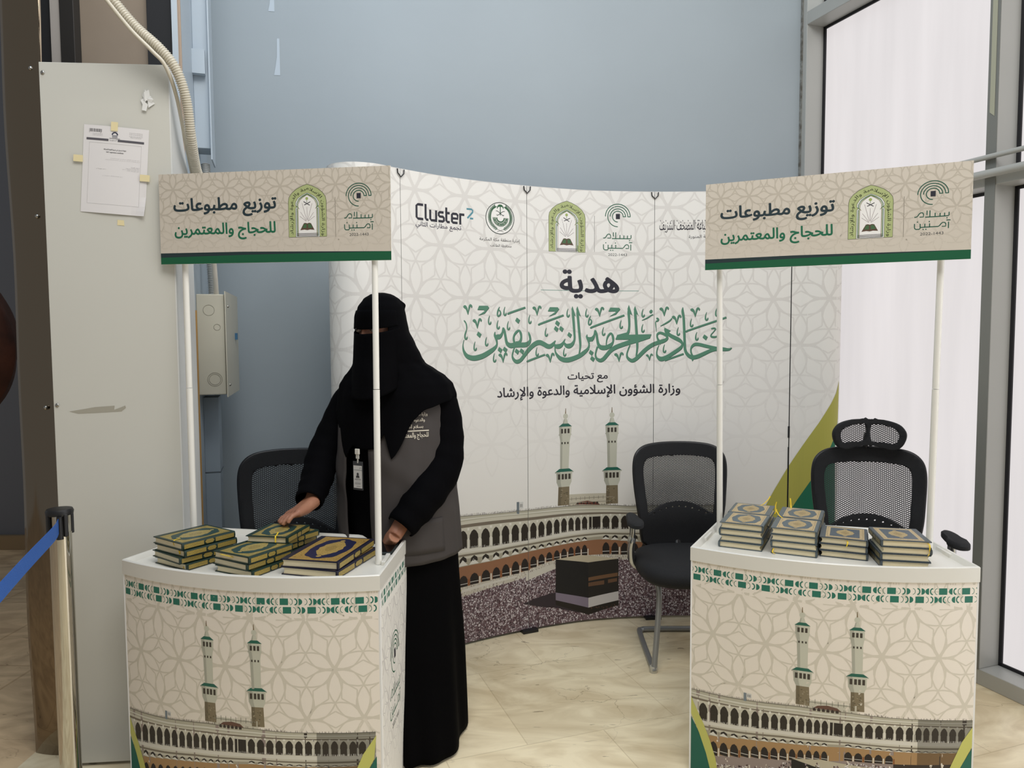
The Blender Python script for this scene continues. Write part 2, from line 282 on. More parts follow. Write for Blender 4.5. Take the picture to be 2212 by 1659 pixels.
ART = json.loads('''{"cs":[[[0.8749,1.4937,0.0021],[0.8688,1.4689,0.0047],[0.872,1.4429,0.0117],[0.8868,1.4187,0.0191],[0.9076,1.4082,0.0229],[0.9283,1.4048,0.0244],[0.9513,1.4074,0.025],[0.9812,1.416,0.0244],[1.0157,1.4338,0.0223],[1.0411,1.4508,0.017],[1.0539,1.467,0.0095],[1.0547,1.4814,0.0095],[1.0507,1.4977,0.0127],[1.0451,1.5121,0.0127],[1.0436,1.5223,0.0074],[1.0459,1.5315,0.0025]],[[1.0439,1.5141,0.0085],[1.0508,1.508,0.0191],[1.0646,1.5069,0.0244],[1.0762,1.512,0.017],[1.0856,1.5263,0.0095],[1.0909,1.5489,0.0089],[1.0973,1.5345,0.0123],[1.1028,1.5077,0.0127],[1.1073,1.4851,0.0148],[1.1153,1.4706,0.0201],[1.1315,1.4632,0.0244],[1.15,1.4651,0.0244],[1.1778,1.4659,0.0233],[1.2126,1.4666,0.0237],[1.2312,1.4758,0.0191],[1.2394,1.4904,0.0117],[1.2378,1.5071,0.0117],[1.2337,1.5197,0.0106],[1.2303,1.5312,0.0025]],[[1.1524,1.4765,0.0127],[1.1479,1.4931,0.0106],[1.1503,1.5117,0.0095],[1.162,1.5282,0.0117],[1.1771,1.5375,0.0095],[1.1863,1.5261,0.0127],[1.1896,1.5074,0.0106],[1.1872,1.4907,0.0117],[1.1779,1.4783,0.0148],[1.1594,1.4764,0.0148]],[[1.1546,1.4588,0.0053],[1.1464,1.4392,0.0068],[1.1404,1.4165,0.0074],[1.1438,1.3998,0.0127],[1.1542,1.3872,0.017],[1.168,1.3828,0.0191],[1.1866,1.3908,0.018],[1.203,1.4093,0.018],[1.2216,1.431,0.0191],[1.245,1.4548,0.0212],[1.2685,1.4713,0.0233],[1.2919,1.4774,0.0244],[1.3154,1.4688,0.0233],[1.3365,1.458,0.0233],[1.353,1.4579,0.0212],[1.3671,1.4684,0.0159],[1.3813,1.4863,0.0032]],[[1.3733,1.4651,0.0106],[1.3839,1.4576,0.0191],[1.398,1.4564,0.0237],[1.4121,1.4616,0.0201],[1.4238,1.4743,0.0117],[1.4355,1.4945,0.0025]],[[1.4308,1.4742,0.0085],[1.4401,1.4613,0.018],[1.4565,1.458,0.0237],[1.4729,1.4653,0.0191],[1.4846,1.4824,0.0117],[1.4881,1.4995,0.0106],[1.4865,1.5252,0.0117],[1.4824,1.5809,0.0131],[1.4789,1.6236,0.0131],[1.4766,1.6491,0.0064]],[[1.5041,1.6536,0.0042],[1.5046,1.6237,0.0127],[1.508,1.5916,0.0127],[1.5131,1.538,0.0127],[1.5185,1.4843,0.0127],[1.5196,1.4563,0.0102],[1.5161,1.4305,0.0074],[1.5126,1.4176,0.0059]],[[1.378,1.4513,0.0053],[1.3803,1.43,0.0085],[1.3932,1.4085,0.0159],[1.4143,1.3922,0.0223],[1.4447,1.3863,0.0244],[1.4799,1.3933,0.0237],[1.5173,1.4079,0.0223],[1.5451,1.427,0.0191],[1.5635,1.4451,0.0127],[1.5686,1.4645,0.0085],[1.5647,1.4818,0.0106],[1.5578,1.497,0.0095],[1.5555,1.5056,0.0085],[1.5578,1.5164,0.0025]],[[1.5578,1.5013,0.0106],[1.5658,1.4937,0.0191],[1.5784,1.4914,0.0237],[1.5887,1.4989,0.017],[1.5966,1.514,0.0095],[1.6011,1.5356,0.0085],[1.6079,1.5204,0.0123],[1.6125,1.4945,0.0123],[1.6171,1.4706,0.0144],[1.6261,1.4543,0.0201],[1.6408,1.4477,0.0237],[1.661,1.4486,0.0229],[1.6834,1.4593,0.0201],[1.6968,1.4766,0.0095],[1.6979,1.4961,0.0117],[1.6934,1.5135,0.0117],[1.6844,1.5212,0.0095],[1.6721,1.5093,0.0095],[1.6643,1.4898,0.0064],[1.661,1.4617,0.0042],[1.6629,1.4356,0.0021]],[[1.6141,1.4533,0.0085],[1.6069,1.4317,0.0081],[1.6035,1.4101,0.0081],[1.6104,1.3905,0.0138],[1.6296,1.3816,0.0186],[1.6476,1.3901,0.0195],[1.6678,1.4127,0.0195],[1.6857,1.4321,0.0201],[1.7126,1.4493,0.0223],[1.7506,1.4632,0.0229],[1.784,1.4739,0.0233],[1.8152,1.4824,0.0233]],[[1.7811,1.6498,0.0064],[1.7801,1.6281,0.0127],[1.7831,1.5912,0.0117],[1.7837,1.5587,0.0106],[1.7804,1.5326,0.0127],[1.7727,1.5153,0.0148]],[[1.814,1.6541,0.0042],[1.815,1.628,0.0127],[1.8188,1.5803,0.0127],[1.8228,1.5259,0.0131],[1.8259,1.4823,0.0131],[1.827,1.4496,0.0106],[1.8244,1.4212,0.0085],[1.8212,1.4016,0.0064]],[[1.7885,1.4608,0.0053],[1.7786,1.4368,0.0068],[1.772,1.4129,0.0074],[1.7765,1.3932,0.0138],[1.7978,1.3788,0.0186],[1.8179,1.3863,0.0195],[1.8379,1.4036,0.0201],[1.8645,1.4296,0.0201],[1.889,1.4491,0.0201],[1.9134,1.4632,0.0201],[1.94,1.4728,0.0201],[1.9643,1.4803,0.0201],[1.9819,1.489,0.0148],[1.9851,1.5021,0.0117],[1.9729,1.5142,0.0138],[1.9485,1.523,0.0127],[1.9342,1.5155,0.0095],[1.9327,1.5013,0.0085],[1.9399,1.4838,0.0127]],[[1.9719,1.5447,0.0064],[1.9819,1.5272,0.018],[1.9996,1.5107,0.018],[2.0238,1.4975,0.0201],[2.0457,1.4864,0.0201],[2.0611,1.4732,0.0148],[2.0645,1.459,0.0106],[2.0548,1.4426,0.017],[2.0244,1.4209,0.0191],[1.9938,1.4014,0.0191],[1.9674,1.3884,0.0223],[1.9497,1.3874,0.0229],[1.9363,1.3985,0.0148],[1.9307,1.416,0.0068],[1.9339,1.4379,0.0053],[1.9426,1.4597,0.0025]],[[2.0662,1.6552,0.0025],[2.0652,1.6335,0.0127],[2.0705,1.6008,0.0123],[2.0731,1.5572,0.0123],[2.075,1.5135,0.0123],[2.0771,1.4698,0.0123],[2.0793,1.437,0.0138],[2.0878,1.4151,0.0165],[2.1032,1.3996,0.0195],[2.1207,1.3941,0.0212],[2.1425,1.3972,0.0212],[2.1751,1.4113,0.0195],[2.2076,1.4264,0.0174],[2.2379,1.4361,0.0191],[2.2726,1.4359,0.0201],[2.3051,1.4336,0.0127],[2.3223,1.4422,0.0042]],[[2.2574,1.4382,0.0148],[2.2248,1.4438,0.0165],[2.1856,1.4528,0.017],[2.155,1.4606,0.017],[2.1332,1.4618,0.0165],[2.118,1.4532,0.0127],[2.1099,1.4368,0.0074],[2.1118,1.4171,0.0085],[2.1196,1.3995,0.0106]],[[1.0716,1.654,0.0017],[1.0634,1.6376,0.0068],[1.0591,1.6202,0.0068],[1.0609,1.609,0.0076],[1.0689,1.6101,0.0076],[1.0759,1.6184,0.0072],[1.0749,1.6306,0.0072],[1.0646,1.6397,0.0059]],[[1.5772,1.6132,0.0017],[1.5692,1.596,0.0068],[1.5651,1.5788,0.0068],[1.5669,1.568,0.0076],[1.5738,1.568,0.0076],[1.5806,1.5766,0.0072],[1.5806,1.5884,0.0072],[1.5703,1.5981,0.0059]],[[0.876,1.5853,0.0059],[0.8851,1.5744,0.0068],[0.89,1.5585,0.0059],[0.8886,1.5386,0.0038],[0.8821,1.5186,0.0042],[0.8808,1.5047,0.0064]],[[1.9106,1.618,0.0064],[1.9017,1.6147,0.0053],[1.8773,1.5996,0.0064],[1.8507,1.5877,0.0021]],[[1.9038,1.6419,0.0085],[1.8983,1.6321,0.0159],[1.8994,1.6256,0.0085]],[[1.923,1.5798,0.0042],[1.9242,1.5668,0.0047],[1.9282,1.5297,0.0017]],[[1.9284,1.5994,0.0074],[1.9373,1.595,0.0095],[1.9351,1.5863,0.0085],[1.9241,1.582,0.0053]],[[2.2139,1.5421,0.0053],[2.228,1.5453,0.0081],[2.2367,1.542,0.0064],[2.2282,1.5279,0.0047],[2.2153,1.5127,0.0053],[2.2155,1.5018,0.0095],[2.2328,1.4995,0.0095],[2.2544,1.5059,0.0032]],[[1.9497,1.5579,0.0025],[1.975,1.5709,0.0068],[1.9991,1.586,0.0072],[2.0099,1.599,0.0042]],[[1.1187,1.6167,0.0042],[1.1245,1.623,0.0089],[1.2136,1.6518,0.0089]],[[1.2237,1.3796,0.0042],[1.2296,1.3858,0.0089],[1.3223,1.4159,0.0085]],[[1.2911,1.5647,0.0042],[1.297,1.571,0.0089],[1.4272,1.6148,0.0089]],[[1.5841,1.5497,0.0042],[1.5898,1.5561,0.0089],[1.7578,1.6152,0.0089]],[[2.0894,1.5266,0.0042],[2.0955,1.5342,0.0089],[2.2557,1.5883,0.0089],[2.2923,1.6015,0.0089]],[[1.9781,1.3752,0.0042],[1.984,1.3817,0.0089],[2.0725,1.4125,0.0085]]],"cp":[[[1.4766,1.6609],[1.4708,1.6459],[1.4735,1.6257],[1.4859,1.6161],[1.4952,1.6083]],[[1.5041,1.6611],[1.4976,1.6461],[1.5004,1.6258],[1.5139,1.6152],[1.5236,1.6071]],[[1.7817,1.6688],[1.7744,1.6476],[1.7767,1.627],[1.7901,1.6212],[1.8002,1.6146]],[[1.8144,1.6632],[1.8078,1.6454],[1.8101,1.6291],[1.8246,1.6204],[1.8336,1.6106]],[[1.7102,1.4891],[1.7202,1.5129],[1.7738,1.5266],[1.786,1.5326],[1.7783,1.5139],[1.9022,1.5156],[1.8943,1.495],[1.8353,1.4757],[1.8108,1.4693],[1.8018,1.4879]],[[1.969,1.5508],[2.0043,1.5336],[1.9951,1.5276],[1.9797,1.5272]],[[2.1098,1.3886],[2.1183,1.3728],[2.1273,1.3874]],[[1.9425,1.4685],[1.9481,1.4586],[1.9518,1.4695]],[[0.9502,1.6367],[0.9595,1.6563],[1.0074,1.6571],[1.0146,1.6481],[0.9899,1.6195],[0.9533,1.609],[0.9905,1.6316],[0.9832,1.6366]],[[1.3386,1.6338],[1.3504,1.6548],[1.3949,1.6544],[1.4024,1.6454],[1.3808,1.6198],[1.3416,1.6069],[1.3801,1.6304],[1.375,1.6339]],[[1.6723,1.6343],[1.683,1.6546],[1.731,1.6531],[1.7359,1.6455],[1.7126,1.6192],[1.6757,1.6073],[1.7132,1.6304],[1.7076,1.6352]]],"cv":[[0.8978,1.6134,1],[0.9488,1.5477,1],[1.2785,1.6128,1],[1.0887,1.3802,1],[1.3512,1.3751,1],[1.6252,1.6089,1],[1.7296,1.374,1],[1.9692,1.6101,1],[2.1308,1.6048,1],[1.8924,1.378,0.75],[2.0346,1.5672,1]],"cc":[[1.1001,1.6104],[1.0157,1.567],[1.0622,1.5447],[1.1193,1.5406],[1.2375,1.5719],[1.3292,1.5078],[0.8849,1.4947],[0.9351,1.441],[0.9981,1.4625],[1.041,1.3832],[1.2771,1.4092],[1.4513,1.6053],[1.5555,1.6056],[1.4319,1.4058],[1.6463,1.5105],[1.7402,1.5458],[1.8568,1.6051],[1.8561,1.5257],[2.1116,1.5526],[2.1892,1.5859],[2.2421,1.6073],[2.0429,1.5083],[2.1395,1.4826],[1.9712,1.419]],"cd":[[1.1705,1.5872],[0.9577,1.5184],[1.0722,1.4426],[1.1001,1.4439],[1.166,1.4338],[1.1927,1.4349],[1.3924,1.5743],[1.3853,1.5457],[1.4141,1.5457],[1.4601,1.5146],[1.5796,1.4223],[1.5871,1.3908],[2.1833,1.4987]],"bt":{"cluster":[0.6154,2.0392,0.8838,2.1074],"two":[0.8962,2.0633,0.9318,2.1161],"tajm":[0.6144,1.9978,0.8659,2.0301],"emara":[0.9652,1.9643,1.1858,1.9857],"mohaf":[1.0245,1.9432,1.1392,1.9571],"palm":[0.9988,2.0034,1.1558,2.1581],"arch":[1.3454,1.9339,1.5477,2.1892],"logo":[1.657,2.0654,1.788,2.1884],"div":[1.5963,1.9308,1.6009,2.1222],"hadiya":[1.4104,1.704,1.7257,1.8423],"line":[1.3004,1.7388,1.8341,1.7438],"tah":[1.4501,1.268,1.6692,1.3202],"wiz":[1.0563,1.189,2.0555,1.2553],"mus":[1.9417,2.0388,2.2014,2.1052],"mad":[2.0945,2.0071,2.2377,2.0285]},"ht":{"l1":[0.0528,0.1547,0.4186,0.217],"l2":[0.0539,0.0784,0.4145,0.1335],"arch":[0.4617,0.08,0.5924,0.2507],"div":[0.6221,0.0782,0.6256,0.2063],"logo":[0.661,0.173,0.7456,0.251],"node1":[0.1473,0.2472,0.2407,0.2453],"node2":[0.2407,0.2463,0.339,0.2437],"stripe":[-0.0016,-0.0076,0.8094,0.0283],"green":[-0.0019,0.0017,0.0065,0.0219]},"cm":{"roof":[[0.0021,0.2936],[0.0803,0.2965],[0.1887,0.3032],[0.3483,0.3161],[0.5006,0.3161],[0.6124,0.3098],[0.7017,0.308],[0.8793,0.3024]],"cor":[[0.0057,0.2754],[0.0805,0.2753],[0.189,0.2801],[0.3487,0.2937],[0.501,0.2963],[0.7021,0.2927],[0.8776,0.2867]],"at":[[0.033,0.2546],[0.1716,0.2689],[0.2996,0.2774],[0.4216,0.2813],[0.5013,0.2831],[0.6211,0.2827],[0.7649,0.2811],[0.878,0.2736]],"ab":[[0.0336,0.1925],[0.1723,0.2109],[0.3004,0.2254],[0.4224,0.2345],[0.5023,0.2368],[0.6221,0.2389],[0.875,0.2304]],"bb":[[0.0141,0.1744],[0.1725,0.1924],[0.3007,0.2095],[0.5026,0.2213],[0.88,0.2156]],"tt":[[0.0143,0.16],[0.1727,0.1761],[0.3009,0.1936],[0.5028,0.2102],[0.8805,0.2003]],"bt":[[0.0145,0.1383],[0.1905,0.1692],[0.3094,0.1841],[0.503,0.2027],[0.8806,0.1981]],"bat":[[0.0146,0.1214],[0.1731,0.1459],[0.3096,0.1682],[0.5033,0.1881],[0.8809,0.1893]],"bab":[[0.0152,0.0683],[0.2,0.1113],[0.3019,0.1277],[0.5039,0.1593],[0.8818,0.1628]]},"cg":{"yl":[[-0.0018,0.2804],[0.0134,0.2464],[0.0482,0.185],[0.0727,0.1304],[0.0921,0.0746],[0.0981,0.0384],[0.0737,0.0303],[0.0589,0.0829],[0.034,0.147],[-0.0012,0.2179]],"tl":[[-0.0012,0.2179],[0.034,0.147],[0.0589,0.0829],[0.0737,0.0303],[0.0008,0.0049]],"yr":[[0.8822,0.2812],[0.8809,0.2156],[0.8422,0.1472],[0.8095,0.1482],[0.8482,0.2347]],"tr":[[0.8809,0.2156],[0.8833,0.1451],[0.8422,0.1472]],"ka":[[0.3348,0.1395],[0.424,0.1519],[0.5461,0.1443],[0.5403,0.137],[0.3354,0.1032]]},"cmin":[[0.3598,0.6406],[0.3653,0.3222],[0.5207,0.6413],[0.5275,0.3221]],"ca":[0.0472,0.0847,0.1197,0.1544,0.1884,0.2209,0.252,0.2813,0.3091,0.337,0.3622,0.3864,0.4097,0.4329,0.5033,0.5331,0.5629,0.5928,0.624,0.6539,0.6835,0.711,0.7351,0.7623,0.7898,0.8178,0.8462],"cw":[0.448,0.4858],"ba":[0.7027,0.7368,0.7923,0.8579,0.9197,0.9843,1.0429,1.0962,1.1512,1.2037,1.253,1.2984,1.3431,1.3861,1.4272,1.4674,1.5059,1.5441,1.662,1.7112,1.7643,1.8173],"bw":[1.5693,1.6316],"band":[[0.0886,0.7221],[0.1157,0.7051],[0.0429,0.6921],[0.07,0.6752],[0.3264,0.73],[0.351,0.7087],[0.7882,0.725],[0.8156,0.7033],[0.7451,0.6988],[0.7711,0.6774],[0.1666,0.7248]],"bm":{"roof":[[0.8355,0.6447],[1.0082,0.6326],[1.2109,0.6286],[1.4504,0.6292],[1.6437,0.6243],[1.7908,0.611]],"cor":[[0.8351,0.6153],[1.0081,0.6138],[1.2108,0.6054],[1.4504,0.6015],[1.6848,0.5905],[1.7909,0.5827]],"at":[[0.8559,0.5715],[0.9825,0.5666],[1.092,0.5653],[1.2531,0.5621],[1.4332,0.5673],[1.5441,0.566],[1.6603,0.565],[1.7665,0.5609]],"ab":[[0.8549,0.4829],[1.0068,0.4703],[1.2101,0.4738],[1.4502,0.4944],[1.6026,0.4956],[1.7831,0.4877]],"bb":[[0.8332,0.4571],[1.0066,0.4514],[1.2612,0.4598],[1.4759,0.472],[1.644,0.4756],[1.7832,0.4674]],"tt":[[0.8329,0.4313],[1.0064,0.4248],[1.2611,0.4364],[1.4759,0.4481],[1.644,0.4555],[1.7669,0.4461]],"bt":[[0.8324,0.3943],[1.0061,0.3945],[1.261,0.4169],[1.4758,0.4321],[1.6358,0.4398],[1.8324,0.4155]],"bat":[[0.8533,0.3495],[1.0311,0.3602],[1.2608,0.3895],[1.4758,0.4122],[1.6605,0.4223],[1.8161,0.412]],"bab":[[0.8526,0.2937],[1.0306,0.303],[1.1752,0.3113],[1.3468,0.351],[1.4758,0.3602],[1.6607,0.3577],[1.8164,0.347]]},"bmin":[[1.4384,1.1375],[1.4248,0.6337],[1.6933,1.1363],[1.6945,0.6263]],"bg":{"crowd":[[0.4913,0.2616],[0.8305,0.2425],[1.158,0.275],[1.3812,0.3071],[1.6442,0.3383],[1.8329,0.3138],[2.0122,0.2522],[2.1246,0.2275],[2.412,0.1716]],"gate":[[1.4505,0.6885],[1.6764,0.6831],[1.6765,0.6229],[1.4504,0.6292]],"dome":[[1.4914,0.633],[1.5102,0.6442],[1.5609,0.6487],[1.6108,0.6379],[1.6289,0.6242]],"kl":[[1.3796,0.3549],[1.3791,0.18],[1.5653,0.1295],[1.5652,0.3196]],"kr":[[1.5652,0.3196],[1.7305,0.33],[1.731,0.1549],[1.5653,0.1295]],"kw1":[[1.3791,0.18],[1.379,0.1401],[1.5653,0.0767],[1.5653,0.1295]],"kw2":[[1.5653,0.1295],[1.731,0.1549],[1.7312,0.1059],[1.5653,0.0767]],"kb":[[1.379,0.1401],[1.5653,0.0767],[1.7312,0.1059],[1.7312,0.0797],[1.5653,0.0385],[1.379,0.1145]],"kt":[[1.3796,0.3549],[1.5186,0.3639],[1.7305,0.33],[1.5652,0.3196]],"kg1":[[1.5652,0.2388],[1.7266,0.2554],[1.7267,0.2367],[1.5652,0.2194]],"kg2":[[1.5652,0.2105],[1.6527,0.2178],[1.6527,0.1959],[1.5652,0.1903]],"kg3":[[1.6733,0.2207],[1.7226,0.2263],[1.7227,0.2084],[1.6733,0.2012]],"ks":[[1.3791,0.18],[1.2943,0.1723],[1.1913,0.1489],[1.2941,0.1169],[1.3789,0.1001],[1.5185,0.0534]],"led":[[0.8308,0.2647],[1.1581,0.2905],[1.1581,0.3021],[0.831,0.2796]],"ledge2":[[1.209,0.2636],[1.3812,0.3071],[1.364,0.3331],[1.2092,0.3026]]},"br":{"y":[[2.8752,1.27],[2.8544,1.2098],[2.8259,1.1531],[2.7663,1.0489],[2.7109,0.9614],[2.6184,0.8088],[2.5518,0.6901],[2.5069,0.603],[2.4007,0.436],[2.3093,0.2757],[2.4962,0.2767],[2.5711,0.4367],[2.6442,0.5968],[2.6726,0.6459],[2.7741,0.8141],[2.8231,0.9193],[2.8554,0.9952],[2.8711,1.071]],"t":[[2.8711,1.071],[2.8554,0.9952],[2.8231,0.9193],[2.7741,0.8141],[2.6726,0.6459],[2.6442,0.5968],[2.5711,0.4367],[2.4962,0.2767],[2.8733,0.2924],[2.8616,0.6077],[2.8524,0.9184]]},"bnode":[[0.6125,2.1693],[0.8858,2.1718],[1.1615,2.1676],[0.7405,1.9321],[1.0172,1.9233]],"seams":[0.5332,1.2241,1.9161,2.6227],"len":[0.9046,0.8851]}''')
C_DARK = L(42, 42, 52); C_GREEN = L(22, 92, 66); C_TEAL = L(38, 112, 94); C_CAL = L(84, 134, 110); C_INK = L(40, 36, 46)
def lattice(A, a, h, org, fc, lw=.02, shift=0):
    """twelve-petal flower lattice: nodes every a, rows h apart"""
    u0, v0, u1, v1 = A.rect; j0 = math.floor((v0 - org[1]) / h) - 1; j1 = math.ceil((v1 - org[1]) / h) + 1
    for j in range(j0, j1 + 1):
        ox = org[0] + (a / 2 if j % 2 else 0); i0 = math.floor((u0 - ox) / a) - 1; i1 = math.ceil((u1 - ox) / a) + 1
        for i in range(i0, i1 + 1):
            x, y = ox + i * a, org[1] + j * h; c = fc(x, y)
            if c is None: continue
            cen = [(0, 2 / 3 * h), (a / 2, h / 3), (a / 2, -h / 3), (0, -2 / 3 * h), (-a / 2, -h / 3), (-a / 2, h / 3)]
            for (cx, cy) in cen:
                l = math.hypot(cx, cy); nx, ny = -cy / l, cx / l
                for sg in (-1, 1):
                    b = .21 * l * sg
                    A.stroke([(x, y), (x + cx * .25 + nx * b * .8, y + cy * .25 + ny * b * .8), (x + cx * .55 + nx * b, y + cy * .55 + ny * b), (x + cx * .85 + nx * b * .5, y + cy * .85 + ny * b * .5), (x + cx, y + cy)], lw * a, c, 1, n=3)
            for (ex, ey) in ((a, 0), (a / 2, h), (-a / 2, h)):
                l = math.hypot(ex, ey); nx, ny = -ey / l, ex / l; hh = l / (2 * math.sqrt(3))
                for sg in (-1, 1):
                    tip = (x + ex / 2 + nx * hh * .52 * sg, y + ey / 2 + ny * hh * .52 * sg)
                    for e in (0, 1):
                        bx, by = (x, y) if e == 0 else (x + ex, y + ey); d = 1 if e == 0 else -1
                        A.stroke([(bx + d * ex * .10, by + d * ey * .10), (bx + d * ex * .30 + nx * hh * .16 * sg, by + d * ey * .30 + ny * hh * .16 * sg), tip], lw * a * .9, c, 1, n=3)
                for e in (0, 1):
                    bx, by = (x, y) if e == 0 else (x + ex, y + ey); d = 1 if e == 0 else -1
                    A.face([(bx + nx * a * .035, by + ny * a * .035), (bx - nx * a * .035, by - ny * a * .035), (bx + d * ex * .2 - nx * a * .018, by + d * ey * .2 - ny * a * .018), (bx + d * ex * .30, by + d * ey * .30), (bx + d * ex * .2 + nx * a * .018, by + d * ey * .2 + ny * a * .018)], c, 1)
def tmpl(box, x0, y0, x1, y1):
    """maps traced template coordinates (y down) into a box of the print"""
    u0, v0, u1, v1 = box; return lambda x, y: (u0 + (x - x0) / (x1 - x0) * (u1 - u0), v1 - (y - y0) / (y1 - y0) * (v1 - v0))
def logo_arcs(A, box, lay=3, words=True, col=C_GREEN):
    f = tmpl(box, 1395, 180, 1922, 690); k = (box[2] - box[0]) / 527; ky = (box[3] - box[1]) / 510; cx, cy = f(1655, 463)
    w = 17 * k
    for r, e in ((114, 270), (163, 180), (214, 270), (263, 180)): A.arc(cx, cy, r * k, 0, math.radians(e), w, col, lay, ry=r * ky)
    for a, b in ((1762, 1827), (1862, 1924)): p = f(a, 463); q = f(b, 463); A.stroke([p, q], w, col, lay, smooth=False)
    p = f(1613, 516); q = f(1701, 405); A.rect_(p[0], p[1], q[0], q[1], C_DARK, lay)
    if not words: return
    S = lambda pts, cl=False: A.stroke([f(*p) for p in pts], w * 1.05, col, lay, smooth=False)
    S([(1938, 850), (1938, 915), (1925, 928), (1530, 928)]); S([(1862, 860), (1862, 925)]); S([(1785, 860), (1785, 925)]); S([(1702, 850), (1702, 925)]); S([(1612, 795), (1612, 915), (1600, 928)]); S([(1562, 795), (1562, 885)])
    S([(1345, 920), (1375, 918), (1400, 900), (1430, 850), (1455, 832), (1485, 835), (1502, 860), (1502, 920), (1435, 920)])
    S([(1933, 1048), (1933, 1178)]); S([(1895, 1012), (1965, 1012)])
    S([(1822, 1135), (1885, 1135), (1888, 1085), (1870, 1058), (1835, 1055), (1810, 1075), (1785, 1112), (1760, 1132), (1465, 1132), (1450, 1120), (1450, 1060)])
    S([(1612, 1060), (1612, 1130)]); S([(1530, 1060), (1530, 1130)]); S([(1450, 1060), (1450, 1150), (1435, 1168), (1380, 1168), (1355, 1150), (1350, 1120), (1350, 1052)])
    for x, y in ((1905, 968), (1605, 1021), (1400, 1019), (1503, 1176), (1550, 1176)): p = f(x, y); A.disc(p[0], p[1], 12 * k, col, lay, 8)
    b = f(1450, 1298); t = f(1852, 1240); A.text('2022-1443', (b[0], b[1], t[0], t[1]), L(70, 72, 74), lay, 0.0, False)
def arch_emblem(A, box, lay=2):
    f = tmpl(box, 152, 140, 945, 1265); k = (box[2] - box[0]) / 793
    outR = [(945, 500), (930, 415), (870, 322), (770, 237), (650, 176), (548, 140)]; outL = [(1097 - x, y) for x, y in outR[::-1]][1:]
    inR = [(797, 650), (765, 622), (795, 585), (792, 520), (742, 432), (655, 372), (548, 322)]; inL = [(1097 - x, y) for x, y in inR[::-1]][1:]
    outer = [(945, 1262)] + outR + outL + [(152, 1262)]; inner = [(797, 1262)] + inR + inL + [(300, 1262)]
    A.poly([f(*p) for p in outer], L(172, 182, 126), lay); A.poly([f(*p) for p in inner], L(236, 234, 230), lay + 1)
    A.stroke([f(*p) for p in outer], 7 * k, L(52, 62, 44), lay + 2, smooth=False, closed=True); A.stroke([f(*p) for p in inner], 7 * k, L(70, 80, 60), lay + 2, smooth=False)
    for d, wd, c in ((26, 13, L(44, 96, 74)), (44, 13, L(128, 146, 92)), (58, 6, L(122, 86, 68))):
        g = [(797 - d, 1245), (797 - d, 650)] + [(548 + (x - 548) * (1 - d / 249) , y + d * .75) for x, y in inR[1:]]
        A.stroke([f(*p) for p in g], wd * k, c, lay + 2, smooth=False); A.stroke([f(1097 - p[0], p[1]) for p in g], wd * k, c, lay + 2, smooth=False)
    for y, wd in ((1190, 10), (1218, 12), (1244, 10)): A.stroke([f(320, y), f(770, y)], wd * k, L(58, 56, 60), lay + 3, smooth=False)
    for x, y in ((390, 820), (405, 730), (440, 540), (541, 630), (650, 550), (680, 740), (700, 825)):
        p = f(541, 945); A.stroke([f(x, y), (p[0] + (f(x, y)[0] - p[0]) * .12, p[1] + (f(x, y)[1] - p[1]) * .12)], 6 * k, L(120, 100, 104), lay + 2, smooth=False)
    A.disc(*f(541, 445), 30 * k, L(160, 176, 104), lay + 2, 12); A.stroke([f(541, 470), f(541, 530)], 9 * k, L(110, 130, 90), lay + 2, smooth=False)
    A.stroke([f(472, 507), f(530, 545), f(600, 590)], 14 * k, C_DARK, lay + 3); A.stroke([f(615, 515), f(555, 548), f(485, 583)], 14 * k, C_DARK, lay + 3)
    A.poly([f(*p) for p in [(470, 970), (505, 962), (541, 975), (580, 962), (620, 972), (690, 1115), (600, 1105), (541, 1118), (480, 1105), (393, 1118)]], L(92, 70, 56), lay + 3)
    A.poly([f(*p) for p in [(478, 985), (528, 985), (525, 1075), (440, 1070)]], L(70, 104, 68), lay + 4); A.poly([f(*p) for p in [(555, 985), (612, 985), (650, 1070), (560, 1075)]], L(70, 104, 68), lay + 4)
    mid = [((x + xi) / 2, (y + yi) / 2) for (x, y), (xi, yi) in zip(cr(outR + outL, 4), cr(inR[1:] + inL[:-1], 4)[:len(cr(outR + outL, 4))])]
    path = [f(868, 1240), f(872, 640)] + [f(*p) for p in [(866, 520), (835, 440), (765, 352), (660, 285), (548, 232), (437, 285), (332, 352), (262, 440), (231, 520)]] + [f(225, 640), f(225, 1210)]
    A.along('وزارة الشؤون الإسلامية والدعوة والإرشاد', [(p[0], p[1]) for p in cr(path, 5)], 92 * k, L(38, 42, 30), lay + 3, .008)
